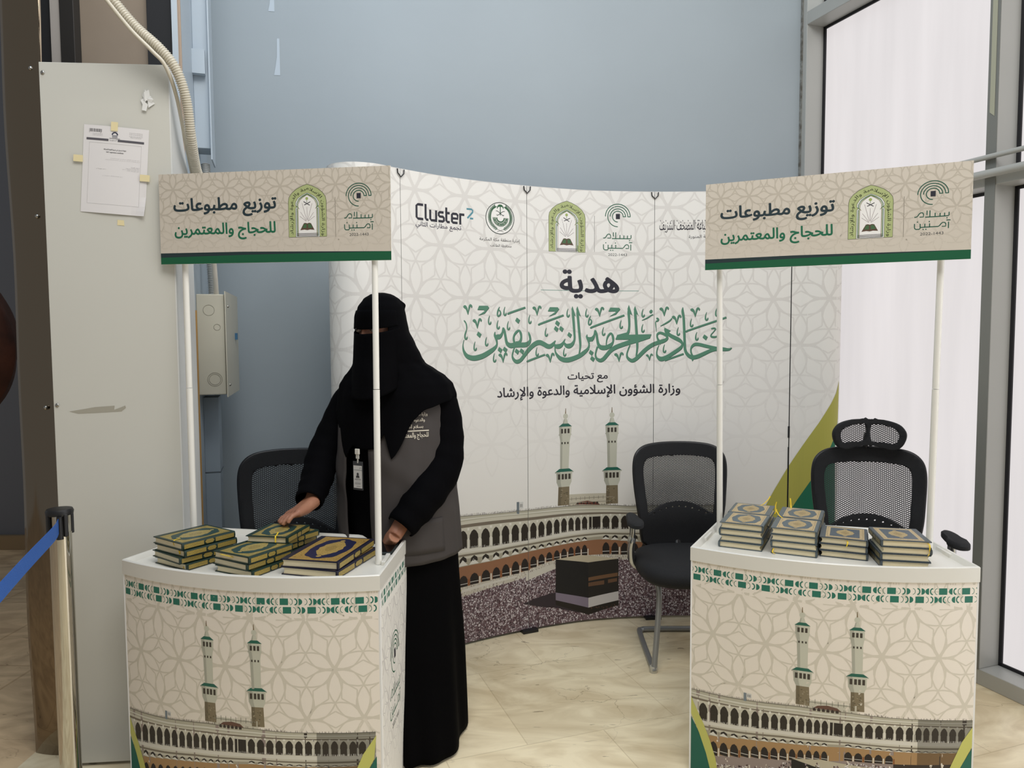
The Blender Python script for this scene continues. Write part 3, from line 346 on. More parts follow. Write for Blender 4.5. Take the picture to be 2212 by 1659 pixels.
def palm_emblem(A, box, lay=2):
    f = tmpl(box, 1405, 150, 1955, 765); k = (box[2] - box[0]) / 550; g = L(40, 92, 58); d = L(44, 56, 50); cx, cy = f(1680, 457)
    A.disc(cx, cy, 270 * k, L(238, 236, 232), lay, 40, ry=(box[3] - box[1]) / 2 * .98); A.arc(cx, cy, 268 * k, 0, 2 * PI, 13 * k, d, lay + 1, 48, ry=(box[3] - box[1]) / 2 * .97)
    A.stroke([f(1687, 400), f(1687, 230)], 16 * k, g, lay + 1, smooth=False)
    for a in range(-5, 6): A.stroke([f(1687, 232), f(1687 + 38 * math.sin(a * .33), 232 - 38 * math.cos(a * .33)), f(1687 + 62 * math.sin(a * .36), 245 - 42 * math.cos(a * .36) + abs(a) * 4)], 12 * k, g, lay + 1, n=3)
    for sg in (-1, 1):
        A.stroke([f(1687 + sg * 85, 320), f(1687 + sg * 50, 325), f(1687, 362), f(1687 - sg * 55, 405), f(1687 - sg * 65, 385)], 11 * k, d, lay + 2, n=4)
        st = [(1687 + sg * 95, 225), (1687 + sg * 170, 300), (1687 + sg * 205, 420), (1687 + sg * 185, 540), (1687 + sg * 90, 650), (1687 - sg * 60, 715)]
        A.stroke([f(*p) for p in st], 7 * k, d, lay + 1); R_ = cr(st, 5)[:23]
        for i in range(1, len(R_) - 1):
            x, y = R_[i]; tx, ty = R_[i + 1][0] - R_[i - 1][0], R_[i + 1][1] - R_[i - 1][1]; l = math.hypot(tx, ty); tx /= l; ty /= l
            for q in (-1, 1): A.stroke([f(x, y), f(x - tx * 34 + q * ty * 30, y - ty * 34 - q * tx * 30)], 12 * k, g, lay + 2, smooth=False)
    for r, wd, c in ((145, 10, g), (118, 36, g), (118, 7, L(225, 225, 215)), (92, 8, g), (72, 22, g)): A.arc(*f(1690, 445), r * k, PI, 2 * PI, wd * k, c, lay + 2, 20)
def calligraphy(A, lay=3):
    for off, col, ly in ((.0022, L(38, 66, 54), lay), (0, C_CAL, lay + 1)):
        sh = lambda p: (p[0] + off * .6, p[1] - off) + tuple(p[2:])
        q = .00055
        for s in ART['cs']: A.stroke([sh(p) for p in s], .01, col, ly, n=5)
        for s in ART['cp']: A.poly([sh(p) for p in s], col, ly)
        for x, y, z_ in ART['cv']:
            x, y = sh((x, y)); k = .00021 * z_
            P = lambda dx, dy: (x + dx * k, y - dy * k)
            A.stroke([P(-100, -150) + (60 * k,), P(-75, -175) + (75 * k,), P(-35, -130) + (50 * k,), P(0, 0) + (10 * k,)], 1, col, ly, n=4); A.stroke([P(0, 0) + (10 * k,), P(28, -140) + (36 * k,), P(60, -210) + (46 * k,), P(95, -195) + (44 * k,), P(95, -155) + (14 * k,)], 1, col, ly, n=4)
        for x, y in ART['cc']:
            x, y = sh((x, y)); k = .00021; P = lambda dx, dy: (x + dx * k, y - dy * k)
            A.stroke([P(5, -210) + (6 * k,), P(-22, -120) + (24 * k,), P(-22, -30) + (36 * k,), P(5, -12) + (38 * k,), P(30, -35) + (32 * k,), P(38, -70) + (12 * k,)], 1, col, ly, n=4)
        for x, y in ART['cd']:
            x, y = sh((x, y)); k = .00021
            A.face([(x - 62 * k, y - 8 * k), (x - 20 * k, y + 70 * k), (x + 64 * k, y + 8 * k), (x + 20 * k, y - 78 * k)], col, ly)
def minaret(A, p, lay, kx):
    (x0, y0), (x1, y1) = p; Hh = y0 - y1; k = Hh / 718; wh = L(196, 196, 180); sd = L(150, 152, 138); tl = L(36, 98, 82); dk = L(64, 58, 50); st = L(128, 116, 92)
    def q(y, hw): t = y / 718; return (x0 + (x1 - x0) * t, y0 - Hh * t, hw * k * kx)
    def slab(ya, ha, yb, hb_, c, ly=0, sh=True):
        a, b = q(ya, ha), q(yb, hb_); A.face([(a[0] - a[2], a[1]), (b[0] - b[2], b[1]), (b[0] + b[2], b[1]), (a[0] + a[2], a[1])], c, lay + ly)
        if sh: A.face([(a[0] - a[2], a[1]), (b[0] - b[2], b[1]), (b[0] - b[2] * .45, b[1]), (a[0] - a[2] * .45, a[1])], tuple(v * .72 for v in c), lay + ly + 1)
    slab(0, 2, 40, 4, L(120, 100, 66)); c = q(58, 0); A.disc(c[0], c[1], 20 * k * kx, wh, lay, 12, ry=20 * k); slab(78, 12, 112, 22, wh)
    slab(112, 24, 134, 54, tl, 2, False); slab(134, 50, 190, 47, wh); slab(190, 52, 198, 50, wh, 2); slab(198, 46, 240, 38, wh); slab(240, 38, 452, 34, wh)
    for dx in (-26, 0, 26):
        a = q(150, 0); A.rect_(a[0] + (dx - 8) * k * kx, a[1] - 34 * k, a[0] + (dx + 8) * k * kx, a[1], dk, lay + 3); a = q(248, 0); A.rect_(a[0] + (dx - 6) * k * kx * .9, a[1] - 15 * k, a[0] + (dx + 6) * k * kx * .9, a[1], dk, lay + 3)
    slab(445, 40, 470, 76, tl, 2, False); slab(468, 76, 476, 74, wh, 3); slab(476, 64, 540, 60, wh); slab(540, 62, 580, 44, wh); slab(580, 44, 718, 46, st, 0)
    for dx in (-42, -12, 14, 42): a = q(484, 0); A.rect_(a[0] + (dx - 9) * k * kx, a[1] - 40 * k, a[0] + (dx + 9) * k * kx, a[1], dk, lay + 3)
    for i in range(16): a = q(600 + random.random() * 110, 0); xx = a[0] + (random.random() * 2 - 1) * 38 * k * kx; A.rect_(xx - 5 * k, a[1] - 4 * k, xx + 5 * k, a[1] + 3 * k, L(96, 88, 68) if i % 2 else L(150, 140, 116), lay + 3)
def mosque(A, Ln, arches, wide, mins, u0, u1, lay=3, dark_from=9, kx=1.0, warm=L(150, 98, 56), pw=1.0, tents_=True, brown_to=9):
    f = lambda k, u: lerp(u, Ln[k]); N = 40
    us = [u0 + (u1 - u0) * i / N for i in range(N + 1)]; wh = L(202, 198, 182); dk = L(48, 42, 36)
    def strip(ka, kb, c, ly=0, ta=0, tb=1):
        for a, b in zip(us, us[1:]):
            g = lambda u, t: f(ka, u) + (f(kb, u) - f(ka, u)) * t
            cc = tuple(v * (.45 if a > dark_from else 1) for v in c); A.face([(a, g(a, tb)), (b, g(b, tb)), (b, g(b, ta)), (a, g(a, ta))], cc, lay + ly)
    strip('roof', 'cor', L(182, 178, 160)); strip('cor', 'tt', wh); strip('tt', 'bt', L(166, 160, 142)); strip('bt', 'bat', warm); strip('bat', 'bab', warm)
    strip('roof', 'cor', L(120, 116, 102), 1, .0, .12); strip('roof', 'cor', L(216, 214, 202), 1, .55, .75); strip('cor', 'at', L(120, 110, 96), 1, .35, .7); strip('ab', 'bb', L(214, 211, 200), 1, .1, .75); strip('bb', 'tt', L(128, 120, 104), 1, .1, .5)
    n = int((u1 - u0) / (.0035 * pw))
    for i in range(n):                                               # people along the roof and the gallery
        u = u0 + (u1 - u0) * i / n + random.random() * .002; r = random.random(); hgt = (.004 + .004 * random.random()) * pw; wd = .0012 * pw
        if u < u0 + (u1 - u0) * .45 or r < .35: A.rect_(u, f('roof', u) - .001, u + wd, f('roof', u) + hgt, L(70, 56, 50) if r < .6 else L(180, 174, 160), lay)
        if r < .8: A.rect_(u, f('ab', u) - .001, u + wd, f('ab', u) + hgt, L(210, 208, 200) if r > .2 else L(120, 110, 110), lay + 5)
    for i, u in enumerate(arches):
        prv = arches[i - 1] if i else u - (arches[1] - arches[0]); nx = arches[i + 1] if i + 1 < len(arches) else u + (u - arches[i - 1]); p = min(u - prv, nx - u, .09); w_ = p * .36; t, b = f('at', u), f('ab', u); dd = u > dark_from; hh = t - b
        A.poly([(u - w_, b), (u - w_, b + hh * .45), (u - w_ * 1.12, b + hh * .5), (u - w_ * 1.05, b + hh * .72), (u - w_ * .55, b + hh * .92), (u, t), (u + w_ * .55, b + hh * .92), (u + w_ * 1.05, b + hh * .72), (u + w_ * 1.12, b + hh * .5), (u + w_, b + hh * .45), (u + w_, b)], dk, lay + 3)
        for e in (-1, 1):
            x = u + e * p / 2; A.rect_(x - p * .06, b, x + p * .06, b + hh * .52, tuple(v * (.4 if dd else 1) for v in L(222, 219, 208)), lay + 4)
            A.rect_(x - p * .09, t - hh * .02, x + p * .09, t + hh * .1, tuple(v * (.4 if dd else 1) for v in L(226, 223, 212)), lay + 4)
        t2, b2 = f('tt', u), f('bt', u)
        if tents_:
            for e in (0,):
                x = u; A.poly([(x - p * .34, t2 - (t2 - b2) * .45), (x - p * .28, t2 + (t2 - b2) * .05), (x, t2 + (t2 - b2) * .4), (x + p * .28, t2 + (t2 - b2) * .05), (x + p * .34, t2 - (t2 - b2) * .45)], L(44, 38, 34), lay + 3)
                A.poly([(x - p * .46, b2 + (t2 - b2) * .1), (x - p * .05, t2 - (t2 - b2) * .1), (x + p * .42, b2 + (t2 - b2) * .1)], tuple(v * (.6 if dd else 1) for v in L(220, 218, 208)), lay + 4)
        if u < brown_to:
            t3, b3 = f('bat', u), f('bab', u); h3 = t3 - b3; w3 = p * .38
            A.poly([(u - w3, b3), (u - w3, b3 + h3 * .6), (u - w3 * .6, b3 + h3 * .88), (u, t3), (u + w3 * .6, b3 + h3 * .88), (u + w3, b3 + h3 * .6), (u + w3, b3)], L(38, 32, 30), lay + 3)
            x = u + p / 2; A.rect_(x - p * .07, b3, x + p * .07, b3 + h3 * .6, L(212, 206, 192) if i % 3 else L(138, 84, 48), lay + 4)
            A.rect_(u - w3, b3 + h3 * .22, u + w3, b3 + h3 * .27, L(208, 206, 200), lay + 4)
    if wide:
        a, b = wide; A.rect_(a, f('ab', a), b, f('at', a) - .004, L(42, 36, 32), lay + 3); A.rect_(a + (b - a) * .22, f('ab', a), a + (b - a) * .3, f('at', a) - .004, L(200, 196, 180), lay + 4)
    strip('bab', 'bab', warm)
    for (p0, p1) in mins: minaret(A, (p0, p1), lay, kx)
def band(A, lay=3):
    """two rows of the green square and crescent band round the counters"""
    g = C_TEAL; b = ART['band']; sc = (b[4][0] - b[0][0]) / 555.0
    def row(start, seq, zt, zb, n):
        x = start; zc = (zt + zb) / 2; r = (zt - zb) / 2
        for k in range(n):
            for qi, t in enumerate(seq):
                if t == 'S': w_ = 60; A.rect_(x, zb, x + w_ * sc, zt, g, lay)
                elif t == 'D': w_ = 26; A.disc(x, zc, w_ * sc, g, lay, 10, ry=r, a0=-PI / 2, a1=PI / 2)
                elif t == 'd': w_ = 26; A.disc(x + w_ * sc, zc, w_ * sc, g, lay, 10, ry=r, a0=PI / 2, a1=3 * PI / 2)
                elif t in ')}': w_ = 22; A.arc(x + 2 * sc, zc, 18 * sc, -PI / 2, PI / 2, (4 if t == ')' else 9) * sc, g, lay, 10, ry=r * .92)
                elif t in '({': w_ = 22; A.arc(x + 20 * sc, zc, 18 * sc, PI / 2, 3 * PI / 2, (4 if t == '(' else 9) * sc, g, lay, 10, ry=r * .92)
                x += (w_ + {'S': 12, 'D': 14, 'd': 8}.get(t, 9.5)) * sc
                if t == 'D' and (seq + seq)[seq.index('Dd') if 'Dd' in seq else 0] == 'D' and x > 0 and seq[(qi + 1) % len(seq)] == 'd': x -= 13 * sc
    per = 'Sd{(S)}D)}Dd{('; row(b[0][0] - 555 * sc * 1.0, per, .7238, .7036, 6)
    row(b[2][0] - 72 * sc - 555 * sc, 'S)}Dd{(d{(S)}D', .6978, .6776, 6)

# ================================================================== THE SETTING
def mk_floor_mat(name, c1, c2, vein, rz, tile, joint):
    m = bpy.data.materials.new(name); m.use_nodes = True; nt = m.node_tree; b = nt.nodes['Principled BSDF']; lk = nt.links.new
    tc = nt.nodes.new('ShaderNodeTexCoord'); mp = nt.nodes.new('ShaderNodeMapping'); mp.inputs['Rotation'].default_value = (0, 0, rz); lk(tc.outputs['Object'], mp.inputs[0])
    br = nt.nodes.new('ShaderNodeTexBrick'); br.inputs['Scale'].default_value = 1; br.inputs['Mortar Size'].default_value = joint; br.inputs['Brick Width'].default_value = tile; br.inputs['Row Height'].default_value = tile; br.offset = 0.5
    br.inputs['Color1'].default_value = (1, 1, 1, 1); br.inputs['Color2'].default_value = (.80, .80, .80, 1); br.inputs['Mortar'].default_value = (.62, .58, .52, 1); lk(mp.outputs[0], br.inputs['Vector'])
    n = nt.nodes.new('ShaderNodeTexNoise'); n.inputs['Scale'].default_value = 2.6; n.inputs['Detail'].default_value = 8; n.inputs['Distortion'].default_value = 1.6
    mp2 = nt.nodes.new('ShaderNodeMapping'); mp2.inputs['Scale'].default_value = (1, 2.2, 1); mp2.inputs['Rotation'].default_value = (0, 0, -.5); lk(tc.outputs['Object'], mp2.inputs[0]); lk(mp2.outputs[0], n.inputs['Vector'])
    rp = nt.nodes.new('ShaderNodeValToRGB'); e = rp.color_ramp.elements; e[0].position = .36; e[0].color = (*c2, 1); e[1].position = .62; e[1].color = (*c1, 1); lk(n.outputs['Fac'], rp.inputs[0])
    v = nt.nodes.new('ShaderNodeTexVoronoi'); v.feature = 'DISTANCE_TO_EDGE'; v.inputs['Scale'].default_value = 2.6; v.inputs['Randomness'].default_value = 1
    n3 = nt.nodes.new('ShaderNodeTexNoise'); n3.inputs['Scale'].default_value = 5; n3.inputs['Detail'].default_value = 6
    vm = nt.nodes.new('ShaderNodeVectorMath'); vm.operation = 'MULTIPLY_ADD'; lk(tc.outputs['Object'], n3.inputs['Vector']); lk(n3.outputs['Color'], vm.inputs[0]); vm.inputs[1].default_value = (.5, .5, .5); lk(mp2.outputs[0], vm.inputs[2]); lk(vm.outputs[0], v.inputs['Vector'])
    r2 = nt.nodes.new('ShaderNodeMapRange'); r2.inputs[1].default_value = 0; r2.inputs[2].default_value = .012; r2.inputs[3].default_value = .45; r2.inputs[4].default_value = 0; lk(v.outputs['Distance'], r2.inputs[0])
    n4 = nt.nodes.new('ShaderNodeTexNoise'); n4.inputs['Scale'].default_value = 1.9; lk(tc.outputs['Object'], n4.inputs['Vector'])
    r4 = nt.nodes.new('ShaderNodeMapRange'); r4.inputs[1].default_value = .5; r4.inputs[2].default_value = .6; lk(n4.outputs['Fac'], r4.inputs[0])
    mt = nt.nodes.new('ShaderNodeMath'); mt.operation = 'MULTIPLY'; lk(r2.outputs[0], mt.inputs[0]); lk(r4.outputs[0], mt.inputs[1])
    # short dark flecks
    mp3 = nt.nodes.new('ShaderNodeMapping'); mp3.inputs['Scale'].default_value = (9, 34, 1); mp3.inputs['Rotation'].default_value = (0, 0, .2); lk(tc.outputs['Object'], mp3.inputs[0])
    n5 = nt.nodes.new('ShaderNodeTexNoise'); n5.inputs['Scale'].default_value = 1; n5.inputs['Detail'].default_value = 3; n5.inputs['Distortion'].default_value = .6; lk(mp3.outputs[0], n5.inputs['Vector'])
    r5 = nt.nodes.new('ShaderNodeMapRange'); r5.inputs[1].default_value = .685; r5.inputs[2].default_value = .72; r5.inputs[4].default_value = .55; lk(n5.outputs['Fac'], r5.inputs[0])
    mx0 = nt.nodes.new('ShaderNodeMath'); mx0.operation = 'MAXIMUM'; lk(mt.outputs[0], mx0.inputs[0]); lk(r5.outputs[0], mx0.inputs[1])
    mx = nt.nodes.new('ShaderNodeMix'); mx.data_type = 'RGBA'; lk(mx0.outputs[0], mx.inputs[0]); lk(rp.outputs[0], mx.inputs[6]); mx.inputs[7].default_value = (*vein, 1)
    mu = nt.nodes.new('ShaderNodeMix'); mu.data_type = 'RGBA'; mu.blend_type = 'MULTIPLY'; mu.inputs[0].default_value = .55; lk(mx.outputs[2], mu.inputs[6]); lk(br.outputs['Color'], mu.inputs[7]); lk(mu.outputs[2], b.inputs['Base Color'])
    b.inputs['Roughness'].default_value = .24; b.inputs['Specular IOR Level'].default_value = .35
    return m
BANG = -.3397                                                       # the building stands turned against the view
struct(MB().add([(-1.75, -2, 0), (3.2, -2, 0), (3.2, 5.2, 0), (-1.75, 5.2, 0)], [(0, 1, 2, 3)]).build('floor', mk_floor_mat('cream_marble', L(250, 236, 202), L(222, 204, 168), L(112, 94, 70), BANG, .62, .0022)))
struct(MB().add([(-6, -2, -.001), (-1.75, -2, -.001), (-1.75, 7, -.001), (-6, 7, -.001)], [(0, 1, 2, 3)]).build('floor', mk_floor_mat('brown_stone_tile', L(232, 204, 164), L(196, 170, 136), L(80, 66, 50), .06, .8, .006)))
WCORN = Vector((1.605, 4.20, 0)); LCORN = Vector((-1.51, 3.75, 0)); ub = Vector((-.3335, .9427, 0)); vb = Vector((.9427, .3335, 0))
M_WALL = mat('blue_grey_paint', L(160, 170, 176),   .55, bump=.10, bscale=12, var=.05, vscale=1.3)
def slab(name, a, b, th, z0, z1, m):
    d = (b - a).normalized(); n = Vector((-d.y, d.x, 0)) * th
    P = [a, b, b + n, a + n]; return struct(MB().add([(p.x, p.y, z) for z in (z0, z1) for p in P], [(0, 3, 2, 1), (4, 5, 6, 7), (0, 1, 5, 4), (1, 2, 6, 5), (2, 3, 7, 6), (3, 0, 4, 7)]).build(name, m))
slab('wall_back', LCORN - (WCORN - LCORN) * .0, WCORN, .12, 0, 5.2, M_WALL)
# peeling marks left by old tape, and the sealant line at the window
mk = MB(); rr = random.Random(3)
for px, z0, z1 in ((-1.19, 3.13, 3.55), (-1.17, 2.82, 3.00)):
    bx = Vector((px, LCORN.y + (px - LCORN.x) * (WCORN.y - LCORN.y) / (WCORN.x - LCORN.x), 0)); d = (WCORN - LCORN).normalized()
    pts = [(-.012, z0), (.018, z0), (.018, z1), (.006, z1), (.004, z0 + (z1 - z0) * .5), (-.004, z0 + .04)]
    mk.add([tuple(bx + d * x + Vector((d.y, -d.x, 0)) * .0015 + Vector((0, 0, z))) for x, z in pts], [tuple(range(6))])
struct(mk.build('trim_1', mat('tape_mark', L(186, 198, 208), .6)))
lw0 = Vector((-1.293, 3.05, 0)); LW0 = lw0 - Vector((-.296, .955, 0)) * .31
slab('wall_left', LW0, LCORN, .02, 0, 5.2, mat('pale_blue_paint', L(176, 188, 198), .45, var=.05, vscale=2))
slab('wall_far', Vector((-7, 5.3, 0)), Vector((-1.9, 5.3, 0)), .1, 0, 5.2, mat('dark_grey_wall', L(98, 100, 106), .6))
struct(MB().box((-4.4, 5.27, .05), (5, .04, .1)).build('baseboard_far', mat('tan_stone_skirting', L(134, 112, 82), .4)))
# stone clad pier behind the white column panel, with its metal strips
def vbox(name, x0, x1, y, th, z0, z1, m): return struct(MB().box(((x0 + x1) / 2, y + th / 2, (z0 + z1) / 2), (x1 - x0, th, z1 - z0)).build(name, m, bevel=.002))
vbox('wall_pier', -1.569, -1.315, 2.78, .04, 0, 5.2, mat('beige_stone', L(150, 136, 120), .45, var=.12, vscale=3))
vbox('trim_2', -1.316, -1.209, 2.76, .02, 0, 5.2, mat('recess_shade', L(30, 31, 34), .7))  # solid dark strip, the shade of the gap put into its colour
vbox('trim_3', -1.209, -1.193, 2.755, .01, 0, 5.2, mat('sand_edge', L(170, 150, 132), .6))
vbox('trim_4', -1.620, -1.568, 2.74, .1, 0, 5.2, mat('dark_grey_metal', L(62, 60, 58), .5, .6))
vbox('trim_5', -1.657, -1.620, 2.745, .05, 0, 5.2, mat('brushed_metal_strip', L(186, 180, 174), .4, .2))
vbox('trim_6', -1.76, -1.656, 2.76, .1, 0, 5.2, mat('recess_shade'))
# ------------------------------------------------------------------ window wall
W0 = Vector((2.0, 3.1, 0)); M_FR = mat('grey_aluminium', L(176, 177, 173), .42, .1, var=.04, vscale=3); M_FD = mat('dark_grey_aluminium', L(124, 125, 120), .45, .1)
def wp(s, n, z): p = W0 + ub * s + vb * n; return (p.x, p.y, z)
def wbox(mb, s0, s1, n0, n1, z0, z1):
    vs = [wp(s, n, z) for z in (z0, z1) for n in (n0, n1) for s in (s0, s1)]; return mb.add(vs, [(0, 2, 3, 1), (4, 5, 7, 6), (0, 1, 5, 4), (2, 6, 7, 3), (0, 4, 6, 2), (1, 3, 7, 5)])
SE = 1.125
struct(wbox(MB(), -3.2, 1.20, 0, .16, 0, .068).build('window_1', M_FR, bevel=.003))          # sill
for s0, s1 in ((0, .046), (SE, 1.19), (-1.14, -1.094)): struct(wbox(MB(), s0, s1, 0, .16, .068, 5.2).build('window_2', M_FR if s0 != 0 else M_FR, bevel=.003))
struct(wbox(MB(), 0, .046, -.003, -.0005, .068, 5.2).build('window_3', M_FD))                # dark face of the near mullion
for z0, z1 in ((3.20, 3.27), (2.12, 2.17)): struct(wbox(MB(), -3.2, SE, 0, .155, z0, z1).build('window_4', M_FR, bevel=.003))
rb = MB(); rb.tube([wp(-3.2, -.03, 2.165), wp(SE, -.03, 2.165)], .017, 10); struct(rb.build('window_5', M_FR, smooth=True))
rb = MB(); rb.tube([wp(-3.2, -.02, 2.235), wp(SE, -.02, 2.235)], .011, 10); struct(rb.build('window_5', M_FR, smooth=True))
gk = MB()                                                                                    # black gaskets
for sa, sb in ((.046, SE), (-1.094, 0)):
    for z0, z1 in ((.068, 2.12), (2.17, 3.20), (3.27, 5.1)):
        for a in ((sa, sa + .016, z0, z1), (sb - .016, sb, z0, z1), (sa, sb, z0, z0 + .014), (sa, sb, z1 - .014, z1)): wbox(gk, a[0], a[1], .112, .128, a[2], a[3])
for z0 in (3.27,): wbox(gk, 1.0, 1.012, .112, .128, z0, 5.1)
struct(gk.build('window_6', mat('black_gasket', L(24, 24, 28), .6)))
def glass_mat(name, c, st, streak):
    m = bpy.data.materials.new(name); m.use_nodes = True; nt = m.node_tree; b = nt.nodes['Principled BSDF']; lk = nt.links.new
    tc = nt.nodes.new('ShaderNodeTexCoord'); mp = nt.nodes.new('ShaderNodeMapping'); mp.inputs['Scale'].default_value = (9, 9, .8); lk(tc.outputs['Object'], mp.inputs[0])
    n = nt.nodes.new('ShaderNodeTexNoise'); n.inputs['Scale'].default_value = 1; n.inputs['Detail'].default_value = 5; lk(mp.outputs[0], n.inputs['Vector'])
    r = nt.nodes.new('ShaderNodeMapRange'); r.inputs[1].default_value = .3; r.inputs[2].default_value = .7; r.inputs[3].default_value = st * (1 - streak); r.inputs[4].default_value = st * (1 + streak); lk(n.outputs['Fac'], r.inputs[0])
    b.inputs['Base Color'].default_value = (.08, .08, .08, 1); b.inputs['Roughness'].default_value = .35; b.inputs['Emission Color'].default_value = (*c, 1); lk(r.outputs[0], b.inputs['Emission Strength']); return m
GL = glass_mat('frosted_daylit_glass', L(255, 249, 249), .72, .05); GN = glass_mat('unseen_bay_fill_glow', L(252, 252, 255), 2.4, .02); GC = glass_mat('clear_daylit_glass', L(250, 254, 255), 1.1, .02)  # the unseen bay's glow is raised to light the stand and floor
for sa, sb in ((.046, SE), (-1.094, 0), (-3.2, -1.14)):
    for z0, z1, g in ((.068, 2.12, GL), (2.17, 3.20, GL), (3.27, 5.1, GC)) if sa > -2 else ((.068, 2.12, GN), (2.17, 3.20, GN), (3.27, 5.1, GN)): struct(wbox(MB(), sa, sb, .12, .126, z0, z1).build('window_7', g))
struct(wbox(MB(), 1.155, 1.215, -.006, .004, 0, 5.2).build('trim_7', mat('old_sealant', L(140, 142, 138), .7, col2=L(96, 92, 84), vscale=30, bump=.6, bscale=50)))
tp = MB(); tp.add([wp(.012, -.0045, 2.40), wp(.034, -.0045, 2.42), wp(.036, -.0045, 5.1), wp(.014, -.0045, 5.1)], [(0, 3, 2, 1)]); struct(tp.build('trim_8', mat('aged_tape', L(168, 168, 148), .6)))
# ================================================================== WHITE COLUMN PANEL, LEFT
M_PAN = mat('white_laminate', L(206, 205, 196), .32, var=.03, vscale=1.5)
ca = math.radians(5); P0 = Vector((-1.566, 2.521, 0)); du = Vector((math.cos(ca), math.sin(ca), 0)); P1 = P0 + du * .418
dv = Vector((-.115, .99, 0)).normalized()
col = thing('column_panel', 'tall white laminate column cover with a taped paper sheet on it', 'column cover', tuple(P0))
zt = 2.425
mb = MB(); th = .004
def q3(p, z): return (p.x - P0.x, p.y - P0.y, z)
nF = Vector((du.y, -du.x, 0))
mb.add([q3(p, z) for z in (0.012, zt) for p in (P0, P1, P1 - nF * th, P0 - nF * th)], [(0, 3, 2, 1), (4, 5, 6, 7), (0, 1, 5, 4), (1, 2, 6, 5), (2, 3, 7, 6), (3, 0, 4, 7)])
mb.build('front_sheet', M_PAN, col, bevel=.0015)
sd = MB(); B0 = P1; B1 = P1 + dv * .045; B2 = P1 + dv * .20
o3 = dv.cross(Vector((0, 0, 1))) * .004
for off in (0, 1): sd.add([tuple(Vector(q3(p, z)) + (o3 * -off)) for p, z in ((B0, .012), (B2, .012), (B2, 2.02), (B1, zt - .02), (B0, zt))], [(0, 1, 2, 3, 4)] if not off else [(4, 3, 2, 1, 0)])
n = 5; sd.f += [(i, i + 5, (i + 1) % 5 + 5, (i + 1) % 5) for i in range(5)]; sd.c += [WHITE] * 5
sd.build('side_sheet', mat('white_laminate_side', L(216, 217, 215), .3), col)
for z in (zt - .035, 1.28): sc_ = MB(); sc_.ball(tuple(Vector(q3(P0 + du * .012, z)) + nF * .001), .007, 10, 6, sc=(1, .5, 1)); sc_.build('screw', mat('steel', L(170, 168, 162), .25, 1), col, smooth=True)
def onpanel(x, z, off=.0008): p = P0 + du * x + nF * off; return (p.x, p.y, z)
# scuffs and torn tape stay in the sheet's own surface
sm = MB()
for pts in ([(.05, 1.258), (.10, 1.266), (.135, 1.272), (.20, 1.276), (.198, 1.262), (.215, 1.268), (.235, 1.276), (.237, 1.268), (.222, 1.256), (.14, 1.252), (.08, 1.25)],):
    sm.add([tuple(Vector(onpanel(x, z, .0006)) - P0) for x, z in pts], [tuple(range(len(pts)))])
sm.build('scuff_mark', mat('scuff_grey', L(166, 162, 148), .5), col)
tt_ = MB(); rr = random.Random(5)
for k in range(7):
    a = rr.random() * 6.28; cx_, cz_ = .345 + .012 * math.cos(a), 2.30 + .02 * math.sin(a); w_ = .007 + .007 * rr.random()
    tt_.add([tuple(Vector(onpanel(cx_ + w_ * math.cos(b + a), cz_ + 1.6 * w_ * math.sin(b + a), .002 + .006 * rr.random())) - P0) for b in (0, 1.3, 2.6, 4.2)], [(0, 1, 2, 3)])
tt_.build('torn_tape', mat('clear_tape', L(226, 226, 222), .15), col)
